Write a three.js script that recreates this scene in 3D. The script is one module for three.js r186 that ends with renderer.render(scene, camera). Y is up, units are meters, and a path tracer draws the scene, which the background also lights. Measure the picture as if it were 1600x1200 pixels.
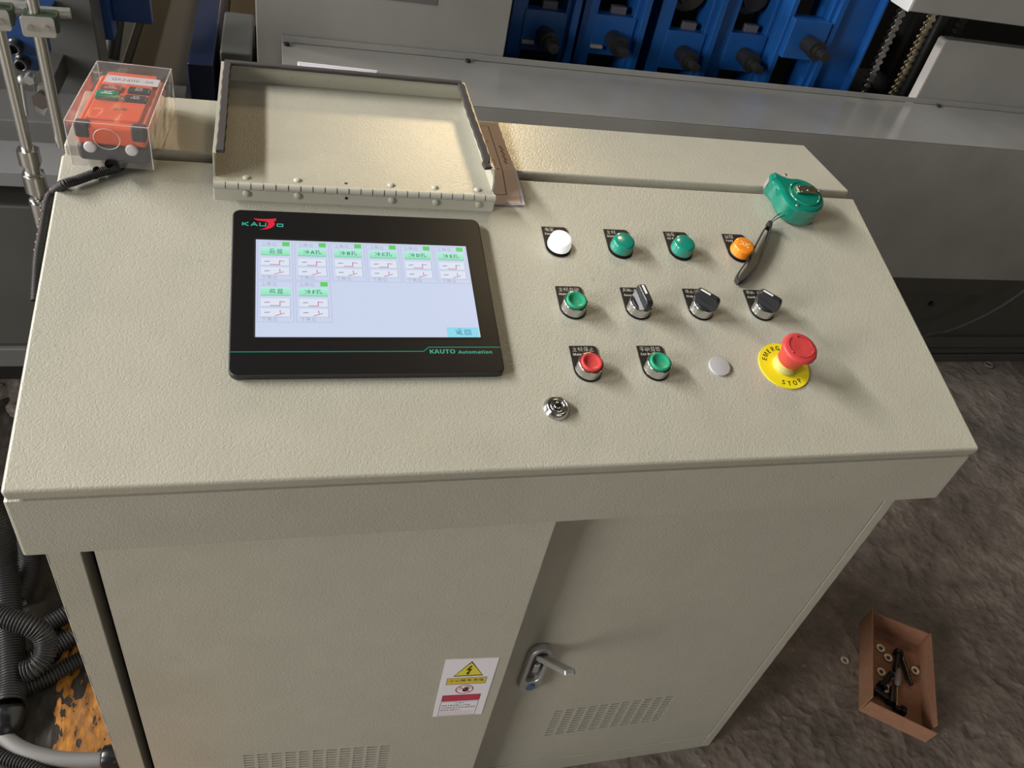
import * as THREE from 'three';
import { RoundedBoxGeometry } from 'three/addons/geometries/RoundedBoxGeometry.js';
import { mergeGeometries } from 'three/addons/utils/BufferGeometryUtils.js';
import { RectAreaLightUniformsLib } from 'three/addons/lights/RectAreaLightUniformsLib.js';

// ------------------------------------------------------------------ camera, light, exposure
const scene = new THREE.Scene();
const renderer = new THREE.WebGLRenderer({ antialias: true });
renderer.toneMapping = THREE.LinearToneMapping;
renderer.toneMappingExposure = 1.0;
renderer.shadowMap.enabled = true;
RectAreaLightUniformsLib.init();
const V3 = (x, y, z) => new THREE.Vector3(x, y, z);
const FOCAL = 1259.93;                                    // in pixels of the 1600 x 1200 frame
const EYE = V3(-0.27241, 1.46747, 0.49193);
const RIGHT = V3(0.96268, 0.17378, 0.20749), DOWN = V3(-0.01416, -0.73326, 0.6798), AHEAD = V3(0.27028, -0.65737, -0.70343);
const camera = new THREE.PerspectiveCamera(2 * Math.atan(600 / FOCAL) * 180 / Math.PI, 4 / 3, 0.05, 60);
camera.matrixAutoUpdate = true;
camera.position.copy(EYE);
camera.quaternion.setFromRotationMatrix(new THREE.Matrix4().makeBasis(RIGHT, DOWN.clone().negate(), AHEAD.clone().negate()));
scene.add(camera);
scene.background = new THREE.Color(0x0a0b0c);
// daylight enters the hall through a high strip window and a doorway on the left, and a far end window; roof and front panels are added fill (built with the hall below)
const DAY = new THREE.Color().setRGB(1.0, 0.98, 0.94), WARM = new THREE.Color().setRGB(1.0, 0.74, 0.4);
const LIGHT = { strip: 142, door: 21, front: 0.45, roof: 0.2, end: 55, highbay: 34 };  // front and roof belong to the added fill panels

// a pixel of the photograph to a direction, and to the point where it meets a known plane
const dirOf = (u, v) => RIGHT.clone().multiplyScalar((u - 800) / FOCAL).addScaledVector(DOWN, (v - 600) / FOCAL).add(AHEAD);
const meet = (u, v, n, p) => { const d = dirOf(u, v); return EYE.clone().addScaledVector(d, n.dot(p.clone().sub(EYE)) / n.dot(d)); };
const onY = (u, v, y) => meet(u, v, V3(0, 1, 0), V3(0, y, 0));
const onZ = (u, v, z) => meet(u, v, V3(0, 0, 1), V3(0, 0, z));

// ------------------------------------------------------------------ helpers
let seed = 7;
const rnd = () => { seed = (seed * 1664525 + 1013904223) >>> 0; return seed / 4294967296; };
const taken = new Map();
const numbered = (n) => { const k = taken.get(n) || 0; taken.set(n, k + 1); return k ? n + '_' + String(k).padStart(3, '0') : n; };
function boxUV(g0) {                                     // uv in metres, by the way each face points
  const g = g0.index ? g0.toNonIndexed() : g0, p = g.attributes.position, uv = new Float32Array(p.count * 2);
  const a = V3(), b = V3(), c = V3(), n = V3();
  for (let i = 0; i < p.count; i += 3) {
    a.fromBufferAttribute(p, i); b.fromBufferAttribute(p, i + 1); c.fromBufferAttribute(p, i + 2);
    n.copy(b).sub(a).cross(c.clone().sub(a));
    const x = Math.abs(n.x), y = Math.abs(n.y), z = Math.abs(n.z);
    [a, b, c].forEach((q, k) => {
      const [s, t] = y >= x && y >= z ? [q.x, -q.z] : z >= x ? [q.x, q.y] : [q.z, q.y];
      uv[(i + k) * 2] = s; uv[(i + k) * 2 + 1] = t;
    });
  }
  g.setAttribute('uv', new THREE.BufferAttribute(uv, 2));
  return g;
}
const rb = (w, h, d, r = 0.002, x = 0, y = 0, z = 0, seg = 2) => boxUV(new RoundedBoxGeometry(w, h, d, seg, Math.min(r, w / 2.01, h / 2.01, d / 2.01)).translate(x, y, z));
const bx = (x0, x1, y0, y1, z0, z1, r = 0.0015) => rb(x1 - x0, y1 - y0, z1 - z0, r, (x0 + x1) / 2, (y0 + y1) / 2, (z0 + z1) / 2, 1);
const cyl = (r0, r1, h, n = 32, x = 0, y = 0, z = 0) => new THREE.CylinderGeometry(r1, r0, h, n).translate(x, y + h / 2, z);
const lathe = (pts, n = 40) => new THREE.LatheGeometry(pts.map(([x, y]) => new THREE.Vector2(x, y)), n);
const prism = (shape, h, bevel = 0, seg = 24) => {       // a shape drawn in x / up-slope, raised along +y
  const g = new THREE.ExtrudeGeometry(shape, { depth: h - 2 * bevel, bevelEnabled: bevel > 0, bevelThickness: bevel, bevelSize: bevel, bevelOffset: -bevel, bevelSegments: 3, curveSegments: seg });
  return g.translate(0, 0, bevel).rotateX(-Math.PI / 2);
};
const join = (list) => mergeGeometries(list.map((g) => { const q = g.index ? g.toNonIndexed() : g; for (const k of Object.keys(q.attributes)) if (!['position', 'normal', 'uv'].includes(k)) q.deleteAttribute(k); return q; }));
function mesh(name, geometry, material, parent = scene, label) {
  const m = new THREE.Mesh(geometry, material); m.name = parent === scene ? numbered(name) : name;
  m.castShadow = m.receiveShadow = true; parent.add(m);
  if (label) m.userData.label = label;
  return m;
}
function group(name, parent = scene, label) {
  const g = new THREE.Group(); g.name = parent === scene ? numbered(name) : name; parent.add(g);
  if (label) g.userData.label = label;
  return g;
}
function tag(o, label, category, grp) { o.userData.label = label; o.userData.category = category; if (grp) o.userData.group = grp; return o; }
function struct(name, geometry, material) { const m = mesh(name, geometry, material); m.userData.kind = 'structure'; return m; }
const curve = (pts, t = 0.5) => new THREE.CatmullRomCurve3(pts.map((p) => p.isVector3 ? p : V3(...p)), false, 'catmullrom', t);
const tube = (pts, r, n = 60, m = 12) => new THREE.TubeGeometry(curve(pts), n, r, m);
function ribbed(pts, r, pitch, depth, radial = 16) {     // corrugated conduit
  const c = curve(pts), len = c.getLength(), n = Math.round(len / pitch) * 6, fr = c.computeFrenetFrames(n, false), pos = [], idx = [];
  for (let i = 0; i <= n; i++) {
    const q = c.getPointAt(i / n), ph = (i % 6) / 6, rr = r - depth * (ph < 0.34 ? 1 : ph < 0.5 ? 0.5 : 0);
    for (let k = 0; k <= radial; k++) {
      const a = k / radial * Math.PI * 2, o = fr.normals[i].clone().multiplyScalar(Math.cos(a)).addScaledVector(fr.binormals[i], Math.sin(a));
      pos.push(q.x + o.x * rr, q.y + o.y * rr, q.z + o.z * rr);
      if (i < n && k < radial) { const s = i * (radial + 1) + k; idx.push(s, s + radial + 1, s + 1, s + 1, s + radial + 1, s + radial + 2); }
    }
  }
  const g = new THREE.BufferGeometry(); g.setAttribute('position', new THREE.Float32BufferAttribute(pos, 3)); g.setIndex(idx);
  g.setAttribute('uv', new THREE.Float32BufferAttribute(new Float32Array(pos.length / 3 * 2), 2)); g.computeVertexNormals();
  return g;
}
const rot = (g, x = 0, y = 0, z = 0) => g.rotateX(x).rotateY(y).rotateZ(z);
function between(geoAlongY, a, b) { const d = b.clone().sub(a); return geoAlongY.applyQuaternion(new THREE.Quaternion().setFromUnitVectors(V3(0, 1, 0), d.normalize())).translate(a.x, a.y, a.z); }

// ------------------------------------------------------------------ textures
const hash = (x, y, s) => { let h = Math.imul(x, 374761393) ^ Math.imul(y, 668265263) ^ Math.imul(s, 2147483647 ^ 99991); h = Math.imul(h ^ (h >>> 13), 1274126177); return ((h ^ (h >>> 16)) >>> 0) / 4294967296; };
function vnoise(x, y, per, s) {
  const xi = Math.floor(x), yi = Math.floor(y), fx = x - xi, fy = y - yi, u = fx * fx * (3 - 2 * fx), w = fy * fy * (3 - 2 * fy), m = (k) => ((k % per) + per) % per;
  const a = hash(m(xi), m(yi), s), b = hash(m(xi + 1), m(yi), s), c = hash(m(xi), m(yi + 1), s), d = hash(m(xi + 1), m(yi + 1), s);
  return a + (b - a) * u + (c - a) * w + (a - b - c + d) * u * w;
}
const fbm = (x, y, per, s, oct = 4) => { let t = 0, a = 0.5, n = 0; for (let i = 0; i < oct; i++) { t += a * vnoise(x, y, per, s + i); n += a; x *= 2; y *= 2; per *= 2; a *= 0.5; } return t / n; };
function dataTex(size, fn, srgb, metres) {
  const d = new Uint8Array(size * size * 4);
  for (let y = 0; y < size; y++) for (let x = 0; x < size; x++) {
    const c = fn(x / size, y / size), o = (y * size + x) * 4;
    d[o] = Math.max(0, Math.min(255, c[0] * 255)); d[o + 1] = Math.max(0, Math.min(255, c[1] * 255)); d[o + 2] = Math.max(0, Math.min(255, c[2] * 255)); d[o + 3] = 255;
  }
  const t = new THREE.DataTexture(d, size, size); t.wrapS = t.wrapT = THREE.RepeatWrapping; t.magFilter = THREE.LinearFilter; t.minFilter = THREE.LinearMipmapLinearFilter; t.generateMipmaps = true;
  if (srgb) t.colorSpace = THREE.SRGBColorSpace;
  t.repeat.set(1 / metres, 1 / metres); t.needsUpdate = true; return t;
}
const paintBump = dataTex(1024, (x, y) => {               // wrinkled powder coat: short worm-like ridges about 2.5 mm apart
  const wx = x + 0.004 * (fbm(x * 64, y * 64, 64, 11, 2) - 0.5), wy = y + 0.004 * (fbm(x * 64, y * 64, 64, 17, 2) - 0.5);
  const n = vnoise(wx * 230, wy * 230, 230, 3), m = vnoise(wx * 340, wy * 340, 340, 5), r = 1 - Math.abs(n * 2 - 1);
  const h = 0.62 * r + 0.38 * m; return [h, h, h];
}, false, 0.4);
const paintTone = dataTex(512, (x, y) => {                // handling marks and grime in the paint
  const a = fbm(x * 5, y * 5, 5, 21, 5), b = fbm(x * 40, y * 40, 40, 31, 3), spot = vnoise(x * 210, y * 210, 210, 77) > 0.985 ? 0.25 : 0;
  const k = 0.985 - 0.1 * Math.max(0, a - 0.5) - 0.035 * b - spot * 0.35; return [k, k * (0.995), k * (0.985 - 0.03 * Math.max(0, a - 0.55))];
}, true, 1.1);
const floorTone = dataTex(1024, (x, y) => {
  const a = fbm(x * 6, y * 6, 6, 41, 6), b = fbm(x * 60, y * 60, 60, 47, 4), g = vnoise(x * 300, y * 300, 300, 53), k = 0.45 + 0.26 * (a - 0.5) + 0.18 * (b - 0.5) + 0.05 * g + (vnoise(x * 170, y * 170, 170, 59) > 0.965 ? 0.12 : 0);
  return [k, k * 0.92, k * 0.86];
}, true, 2.2);
const floorBump = dataTex(1024, (x, y) => {
  const r = Math.pow(1 - Math.abs(fbm(x * 44, y * 44, 44, 61, 5) * 2 - 1), 2), f = fbm(x * 130, y * 130, 130, 67, 3), big = fbm(x * 5, y * 5, 5, 71, 3), h = 0.5 * r + 0.2 * f + 0.3 * big; return [h, h, h];
}, false, 2.2);
const cardTone = dataTex(256, (x, y) => { const k = 0.9 + 0.16 * (fbm(x * 20, y * 90, 90, 81, 3) - 0.5); return [k, k, k]; }, true, 0.2);
const metalTone = dataTex(256, (x, y) => { const k = 0.93 + 0.1 * (fbm(x * 8, y * 8, 8, 91, 5) - 0.5); return [k, k, k]; }, true, 0.8);
function canvasTex(w, h, draw) {
  const c = document.createElement('canvas'); c.width = w; c.height = h; const g = c.getContext('2d'); draw(g, w, h);
  const t = new THREE.CanvasTexture(c); t.colorSpace = THREE.SRGBColorSpace; t.magFilter = THREE.LinearFilter; t.anisotropy = 8; return t;
}
// a small stroke font for the Chinese lettering: each stroke is a run of x, y digits on a 10 x 10 grid
const GLYPH = {
  主: '4051 1383 2676 0989 5359', 机: '0343 2029 2306 2446 616659 618188 8999', 启: '4051 228285 2585 222609 3787893937', 动: '0141 0444 240747 3548 539388 8878 705829',
  停: '3015 2329 6061 4191 5383855553 4847969 5888 7879', 止: '5158 5484 2428 0999', 手: '8011 1383 0696 505959 5948', 剪: '3041 7061 1191 232646 2343 4325 6366 8287 0999? 3747 5689', 切: '0342 202858 417181 8178 8869 614 6139',
  反: '8010 1016 1609 2373 7309 3499', 转: '0141 200545 3539 0747 5292 5595 720575 7589 6788', 点: '5054 5383 2484868826 2484 2488? 0919 3949 5969 7989', 油: '1021 0314 0827 3393 939939 3933 6069 3696', 泵: '1080 4014 2464667626 2624 5559 1749 5688',
  电: '2282 828626 2622 2484 505898 9896', 源: '1021 0314 0827 3090 3139 4373757547 4743 4575? 6779 5868 8797', 故: '0343 2127 0747 474919 1917 604 6192 5494? 8459 5699', 障: '1019 10313415 4061 3090 4383 4484 4686 4786? 3898 6769', 小: '50585948 2416 7496', 心: '1437 3338 3888 8886 5162 8395',
  触: '2002 2252 525969 1219 1232 1555 1757? 6292 929666 6662 7079 6999', 危: '3013 3161 6153 1393 1349? 1809 4474 7476 4446 4898 9896', 险: '1019 10313415 6034 6097 4575 4648 6668 8578 3999', 冲: '0113 0918 3383 838636 3633 6069', 孔: '0141 4123 2329 2918 0544 6067 6898 9896',
  后: '8020 2025 2509 2394 3686893936', 前: '3041 7061 0292 14191444 4448 1646 6467 8489 8978', 工: '1181 5158 0999', 位: '3015 2329 6061 4393 5567 8567? 3999', 上: '5058 5484 0999', 下: '0191 5159 5475', 限: '1019 10313415 415151 4181814 4383 4185? 4449 4467 6499', 返: '0112 4080 4044 4427 4383 8338 4488 0324 2417 1799', 回: '1191 919919 1911 3373 737737 3733',
};
function han(g, ch, x, y, s, lw) {
  const d = GLYPH[ch]; if (!d) return;
  g.lineWidth = lw; g.lineCap = 'round'; g.beginPath();
  for (const st of d.split(' ')) { const q = st.replace(/[^0-9]/g, ''); for (let i = 0; i + 1 < q.length; i += 2) g[i ? 'lineTo' : 'moveTo'](x + (+q[i] + 0.5) * s / 10, y + (+q[i + 1] + 0.5) * s / 10); }
  g.stroke();
}
const hanText = (g, t, x, y, s, lw, gap = 1.12) => { for (const ch of t) { if (GLYPH[ch]) { han(g, ch, x, y, s, lw); x += s * gap; } else { g.font = `bold ${s}px sans-serif`; g.textBaseline = 'top'; g.fillText(ch, x, y); x += g.measureText(ch).width + s * 0.06; } } return x; };

// ------------------------------------------------------------------ materials
const lin = (r, g, b) => new THREE.Color().setRGB(r, g, b);
const mat = (color, roughness = 0.5, o = {}) => new THREE.MeshPhysicalMaterial({ color, roughness, ...o });
const PAINT = lin(0.466, 0.455, 0.385);
const M = {
  paint: mat(PAINT, 0.34, { map: paintTone, bumpMap: paintBump, bumpScale: 0.00025 }),
  paintPlain: mat(PAINT, 0.42),
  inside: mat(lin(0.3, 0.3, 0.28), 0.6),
  grey: mat(lin(0.36, 0.352, 0.33), 0.17, { map: metalTone }),
  greyDark: mat(lin(0.09, 0.088, 0.08), 0.5, { map: metalTone }),
  greyMid: mat(lin(0.16, 0.16, 0.155), 0.45, { map: metalTone }),
  olive: mat(lin(0.09, 0.09, 0.075), 0.5, { map: metalTone }),
  blue: mat(lin(0.012, 0.1, 0.36), 0.32, { map: metalTone }),
  black: mat(lin(0.012, 0.012, 0.012), 0.55),
  blackGloss: mat(lin(0.01, 0.01, 0.012), 0.25),
  rubber: mat(lin(0.035, 0.034, 0.036), 0.75),
  foam: mat(lin(0.04, 0.036, 0.036), 0.85),
  steel: mat(lin(0.6, 0.6, 0.57), 0.28, { metalness: 1 }),
  steelDull: mat(lin(0.6, 0.6, 0.58), 0.4, { metalness: 0.75, map: metalTone }),
  chrome: mat(lin(0.58, 0.58, 0.57), 0.16, { metalness: 1 }),
  silverPlastic: mat(lin(0.5, 0.5, 0.48), 0.3, { metalness: 0.6 }),
  brass: mat(lin(0.55, 0.42, 0.22), 0.35, { metalness: 1 }),
  bolt: mat(lin(0.03, 0.03, 0.03), 0.4, { metalness: 0.4 }),
  orange: mat(lin(0.82, 0.13, 0.045), 0.4),
  white: mat(lin(0.78, 0.77, 0.76), 0.5),
  paper: mat(lin(0.7, 0.66, 0.72), 0.85),
  clampGreen: mat(lin(0.05, 0.08, 0.055), 0.5),
  valveBlue: mat(lin(0.015, 0.06, 0.2), 0.35),
  red: mat(lin(0.55, 0.05, 0.05), 0.42),
  green: mat(lin(0.02, 0.3, 0.16), 0.38),
  yellow: mat(lin(0.75, 0.62, 0.03), 0.5),
  yellowPale: mat(lin(0.5, 0.46, 0.13), 0.5),
  card: mat(lin(0.36, 0.175, 0.1), 0.85, { map: cardTone }),
  conduit: mat(lin(0.03, 0.03, 0.032), 0.38),
  cableGrey: mat(lin(0.16, 0.155, 0.15), 0.5),
  film: new THREE.MeshPhysicalMaterial({ color: 0xf4f2f2, roughness: 0.08, transmission: 0.93, thickness: 0, ior: 1.45, side: THREE.DoubleSide }),
};

// ------------------------------------------------------------------ the hall
const HALL = { x0: -6, x1: 9, z0: -13, z1: 7, h: 9 };
const floorMat = mat(0xffffff, 0.62, { map: floorTone, bumpMap: floorBump, bumpScale: 0.009 });
struct('floor', bx(HALL.x0, HALL.x1, -0.2, 0, HALL.z0, HALL.z1, 0.001), floorMat);
const wallMat = mat(lin(0.08, 0.08, 0.078), 0.85);
struct('ceiling', bx(HALL.x0, HALL.x1, HALL.h, HALL.h + 0.2, HALL.z0, HALL.z1, 0.001), wallMat);
struct('wall_left', bx(HALL.x0 - 0.2, HALL.x0, -0.2, HALL.h + 0.2, HALL.z0, HALL.z1, 0.001), wallMat);
struct('wall_right', bx(HALL.x1, HALL.x1 + 0.2, -0.2, HALL.h + 0.2, HALL.z0, HALL.z1, 0.001), wallMat);
struct('wall_back', bx(HALL.x0 - 0.2, HALL.x1 + 0.2, -0.2, HALL.h + 0.2, HALL.z0 - 0.2, HALL.z0, 0.001), wallMat);
struct('wall_front', bx(HALL.x0 - 0.2, HALL.x1 + 0.2, -0.2, HALL.h + 0.2, HALL.z1, HALL.z1 + 0.2, 0.001), wallMat);
function daylight(name, cx, cy, cz, w, h, toward, power, color) {   // a translucent glowing panel for daylight; the roof and front ones are added fill
  const t = 0.03, look = V3(...toward), m = new THREE.MeshStandardMaterial({ color: 0xdddddd, roughness: 0.6, emissive: color, emissiveIntensity: Math.min(power * 0.25, 3) });
  const p = mesh(name, new THREE.BoxGeometry(w, h, t), m); p.position.set(cx, cy, cz); p.lookAt(V3(cx, cy, cz).add(look)); p.userData.kind = 'structure';
  const l = new THREE.RectAreaLight(color, power, w, h); l.position.set(cx, cy, cz).addScaledVector(look, 0.04); l.lookAt(l.position.clone().add(look)); scene.add(l);
}
daylight('window_1', HALL.x0 + 0.02, 4.5, -1.9, 4.2, 0.5, [1, 0, 0], LIGHT.strip, DAY);
daylight('window_2', HALL.x0 + 0.02, 2.4, 2.3, 1.8, 2.6, [1, 0, 0], LIGHT.door, DAY);
daylight('added_fill_window_5', 1.8, 2.3, HALL.z1 - 0.02, 5, 3, [0, 0, -1], LIGHT.front, DAY);  // added window behind the camera, brightens surfaces that face forward
daylight('window_3', 2.9, 7.1, HALL.z0 + 0.02, 1.7, 1.5, [0, 0, 1], LIGHT.end, WARM);
daylight('added_fill_window_4', 1.0, HALL.h - 0.02, 2.5, 9, 1.6, [0, -1, 0], LIGHT.roof, DAY);  // added ceiling panel for weak overhead fill
{
  const l = group('highbay_lamp'); l.position.set(2.9, HALL.h - 0.5, -4.6); tag(l, 'warm square high-bay lamp hanging from the hall ceiling', 'lamp');
  mesh('lamp_housing', bx(-0.4, 0.4, 0.005, 0.12, -0.4, 0.4, 0.01), wallMat, l); mesh('suspension_rod', cyl(0.01, 0.01, 0.374, 10, 0, 0.12, 0), wallMat, l);
  mesh('lamp_diffuser', bx(-0.38, 0.38, -0.005, 0.004, -0.38, 0.38, 0.002), new THREE.MeshStandardMaterial({ color: 0xdddddd, emissive: WARM, emissiveIntensity: 3 }), l);
  const r = new THREE.RectAreaLight(WARM, LIGHT.highbay, 0.76, 0.76); r.position.set(0, -0.02, 0); r.rotation.x = -Math.PI / 2; l.add(r);
}

// ------------------------------------------------------------------ the operator console
const H = 0.8936, TILT = 0.2651, DEPTH = 0.4055, CA = Math.cos(TILT), SA = Math.sin(TILT), TOPY = 1.0005, HW = 0.503, FZ = -0.049;
const console_ = group('operator_console');
tag(console_, 'beige powder-coated control console with sloped button panel and two cabinet doors', 'control console');
const NP = V3(0, CA, SA);
const onPanel = (u, v, h = 0) => { const p = meet(u, v, NP, V3(0, H, 0).addScaledVector(NP, h)); return [p.x, (p.y - H) * SA - p.z * CA]; };
function seat(o, u, v, h = 0, turn = 0) {                 // put an object on the sloped panel: local y is its normal, -z runs up the slope
  o.position.set(u, H + v * SA + h * CA, -v * CA + h * SA); o.rotation.set(TILT, turn, 0, 'XYZ'); return o;
}
{
  const c = console_, W = 0.5;
  const top = mesh('top_panel', rb(2 * W, 0.016, DEPTH - 0.009, 0.0035, 0, -0.008, -(DEPTH - 0.009) / 2, 3), M.paint, c); seat(top, 0, 0);
  mesh('rear_strip', rb(2 * W, 0.022, 0.139, 0.003, 0, TOPY - 0.011, -0.4665, 3), M.paint, c);
  mesh('seam_channel', bx(-0.49, 0.49, 0.955, 0.972, -0.42, -0.37), M.greyMid, c);
  // apron box under the panel
  const ap = new THREE.Shape([[-0.006, 0.8745], [-0.006, 0.7992], [-0.53, 0.7992], [-0.53, 0.985], [-0.405, 0.985], [-0.37, 0.965]].map(([z, y]) => new THREE.Vector2(-z, y)));
  mesh('apron', boxUV(new THREE.ExtrudeGeometry(ap, { depth: 2 * HW - 0.006, bevelEnabled: true, bevelSize: 0.002, bevelThickness: 0.003, bevelOffset: -0.002, bevelSegments: 2 }).translate(0, 0, -HW + 0.003).rotateY(Math.PI / 2)), M.paint, c);
  // body shell of folded sheet
  mesh('side_panel', bx(-HW, -HW + 0.0025, 0, 0.799, -0.53, FZ, 0.0008), M.paint, c);
  mesh('side_panel', bx(HW - 0.0025, HW, 0, 0.799, -0.53, FZ, 0.0008), M.paint, c);
  mesh('back_panel', bx(-HW, HW, 0, 0.799, -0.53, -0.527, 0.0008), M.paint, c);
  mesh('front_post', bx(-HW, -0.4715, 0, 0.799, FZ - 0.03, FZ, 0.0012), M.paint, c);
  mesh('front_post', bx(0.486, HW, 0, 0.799, FZ - 0.03, FZ, 0.0012), M.paint, c);
  mesh('base_rail', bx(-0.4715, 0.486, 0, 0.046, FZ - 0.03, FZ, 0.0012), M.paint, c);
  mesh('floor_pan', bx(-0.4715, 0.486, 0.002, 0.006, -0.527, FZ - 0.03, 0.0008), M.inside, c);
  mesh('mounting_plate', bx(-0.46, 0.46, 0.05, 0.75, -0.43, -0.425, 0.0008), M.inside, c);
  mesh('door_stop', bx(0.478, 0.486, 0.046, 0.799, FZ - 0.045, FZ - 0.02, 0.0008), M.paint, c);
  // doors: sheet with real louvre slots and folded edges
  const doorShape = (w, y0, y1, vx, vy) => {
    const s = new THREE.Shape([[0, y0], [w, y0], [w, y1 - 0.006], [w - 0.006, y1], [0, y1]].map(([x, y]) => new THREE.Vector2(x, y)));
    for (let i = 0; i < 11; i++) for (let j = 0; j < 11; j++) {
      const x = vx + i * 0.0197, y = vy - j * 0.0085, l = 0.0125, r = 0.0019, h = new THREE.Path();
      h.moveTo(x, y - r); h.lineTo(x + l, y - r); h.absarc(x + l, y, r, -Math.PI / 2, Math.PI / 2); h.lineTo(x, y + r); h.absarc(x, y, r, Math.PI / 2, Math.PI * 1.5); s.holes.push(h);
    }
    return boxUV(new THREE.ExtrudeGeometry(s, { depth: 0.002, bevelEnabled: false, curveSegments: 3 }).translate(0, 0, -0.002));
  };
  const d2 = group('cabinet_door', c, 'closed door with the lever handle');
  d2.position.set(0.006, 0, FZ);
  mesh('door_sheet', doorShape(0.4775, 0.05, 0.79, 0.134, 0.237), M.paint, d2);
  mesh('door_fold', join([bx(0, 0.002, 0.05, 0.79, -0.022, -0.002, 0.0005), bx(0.4755, 0.4775, 0.05, 0.79, -0.022, -0.002, 0.0005), bx(0, 0.4775, 0.05, 0.052, -0.022, -0.002, 0.0005)]), M.paint, d2);
  const d1 = group('cabinet_door', c, 'door standing slightly open with warning sticker');
  d1.position.set(-0.4605, 0, -0.0525); d1.rotation.y = -0.0681;
  mesh('door_sheet', doorShape(0.474, 0.05, 0.79, 0.1232, 0.237), M.paint, d1);
  mesh('door_fold', join([bx(0, 0.002, 0.05, 0.79, -0.022, -0.002, 0.0005), bx(0.472, 0.474, 0.05, 0.784, -0.022, -0.002, 0.0005), bx(0, 0.474, 0.05, 0.052, -0.022, -0.002, 0.0005), bx(0, 0.468, 0.788, 0.79, -0.022, -0.002, 0.0005)]), M.paint, d1);
  // warning sticker, measured on the open door's plane
  d1.updateMatrixWorld(true); console_.updateMatrixWorld(true);
  const dn = V3(0, 0, 1).applyQuaternion(d1.quaternion), st = (u, v) => d1.worldToLocal(meet(u, v, dn, d1.position));
  const A = st(697, 1029), B = st(780, 1028), C = st(752, 1115), D = st(676, 1119), sw = (B.x - A.x + C.x - D.x) / 2, sh = (A.y + B.y - C.y - D.y) / 2;
  const stick = canvasTex(512, Math.round(512 * sh / sw), (g, w, h) => {
    g.fillStyle = '#e9e6ec'; g.fillRect(0, 0, w, h);
    const tri = (k, col) => { g.fillStyle = col; g.beginPath(); g.moveTo(w * 0.5, h * (0.04 + k * 1.6)); g.lineTo(w * (0.79 - k * 1.9), h * (0.285 - k)); g.lineTo(w * (0.21 + k * 1.9), h * (0.285 - k)); g.fill(); };
    tri(0, '#16140f'); tri(0.014, '#e2d53c');
    g.fillStyle = '#14120e'; g.beginPath(); [[0.5, 0.115], [0.43, 0.19], [0.49, 0.186], [0.47, 0.225], [0.445, 0.222], [0.475, 0.268], [0.525, 0.232], [0.5, 0.228], [0.55, 0.165], [0.49, 0.17], [0.54, 0.115]].forEach(([x, y], i) => g[i ? 'lineTo' : 'moveTo'](x * w, y * h)); g.fill();
    g.fillStyle = '#33301c'; g.fillRect(w * 0.11, h * 0.31, w * 0.77, h * 0.115); g.fillStyle = '#d8c048'; g.fillRect(w * 0.12, h * 0.316, w * 0.75, h * 0.103);
    g.strokeStyle = '#4a4420'; g.fillStyle = '#4a4420'; let x = hanText(g, '小心触电', w * 0.15, h * 0.333, w * 0.1, 6, 1.12); hanText(g, '危险', x + w * 0.02, h * 0.333, w * 0.1, 6, 1.1);
    g.fillStyle = '#f1eef2'; g.strokeStyle = '#b02a38'; g.lineWidth = 13; g.beginPath(); g.ellipse(w * 0.5, h * 0.515, w * 0.165, h * 0.072, 0, 0, 7); g.fill(); g.stroke();
    g.fillStyle = '#1d1a1c'; g.beginPath(); g.ellipse(w * 0.52, h * 0.525, w * 0.06, h * 0.035, 0, 0, 7); g.fill();
    g.strokeStyle = '#1d1a1c'; g.lineWidth = 11; for (const [dx, dy] of [[0.5, -0.042], [0.54, -0.05], [0.58, -0.042], [0.615, -0.02]]) { g.beginPath(); g.moveTo(w * 0.54, h * 0.525); g.lineTo(w * dx, h * (0.515 + dy)); g.stroke(); }
    g.strokeStyle = '#55484e'; g.lineWidth = 5; g.beginPath(); g.arc(w * 0.4, h * 0.51, w * 0.03, 0, 7); g.stroke();
    g.strokeStyle = '#b02a38'; g.lineWidth = 12; g.beginPath(); g.moveTo(w * 0.385, h * 0.468); g.lineTo(w * 0.615, h * 0.562); g.stroke();
    g.fillStyle = '#3a2226'; g.fillRect(w * 0.1, h * 0.61, w * 0.76, h * 0.112); g.fillStyle = '#c03a50'; g.fillRect(w * 0.11, h * 0.616, w * 0.74, h * 0.1);
    g.strokeStyle = '#3a3438'; g.lineWidth = 5; g.strokeRect(w * 0.1, h * 0.735, w * 0.75, h * 0.255);
    g.strokeStyle = '#55505a'; hanText(g, '小电心', w * 0.38, h * 0.745, w * 0.06, 4);
    const rows = ['危险电源故障小心手动', '主机启动停止反转点触电源', '动机启电源手止']; g.strokeStyle = '#4d4950'; rows.forEach((t, i) => hanText(g, t, w * 0.125, h * (0.79 + i * 0.042), w * 0.052, 3.4));
    g.strokeStyle = '#d79aa4'; for (let i = 0; i < 4; i++) { g.lineWidth = 5; g.setLineDash([9, 4, 14, 5]); g.beginPath(); g.moveTo(w * 0.13, h * (0.918 + i * 0.018)); g.lineTo(w * 0.8, h * (0.918 + i * 0.018)); g.stroke(); } g.setLineDash([]);
  });
  const sg = new THREE.BoxGeometry(sw, sh, 0.0006); const sm = mat(0xffffff, 0.45, { map: stick });
  const stm = new THREE.Mesh(sg, [M.white, M.white, M.white, M.white, sm, M.white]); stm.name = 'warning_sticker'; stm.castShadow = stm.receiveShadow = true; d1.add(stm); stm.userData.label = 'white electric shock warning sticker';
  stm.position.set((A.x + B.x + C.x + D.x) / 4, (A.y + B.y + C.y + D.y) / 4, 0.0004);
  // pop-out lever handle on the closed door
  const hd = group('door_handle', c, 'grey die-cast lever handle folded out'); hd.position.set(0.069, 0.403, FZ + 0.0005);
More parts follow.
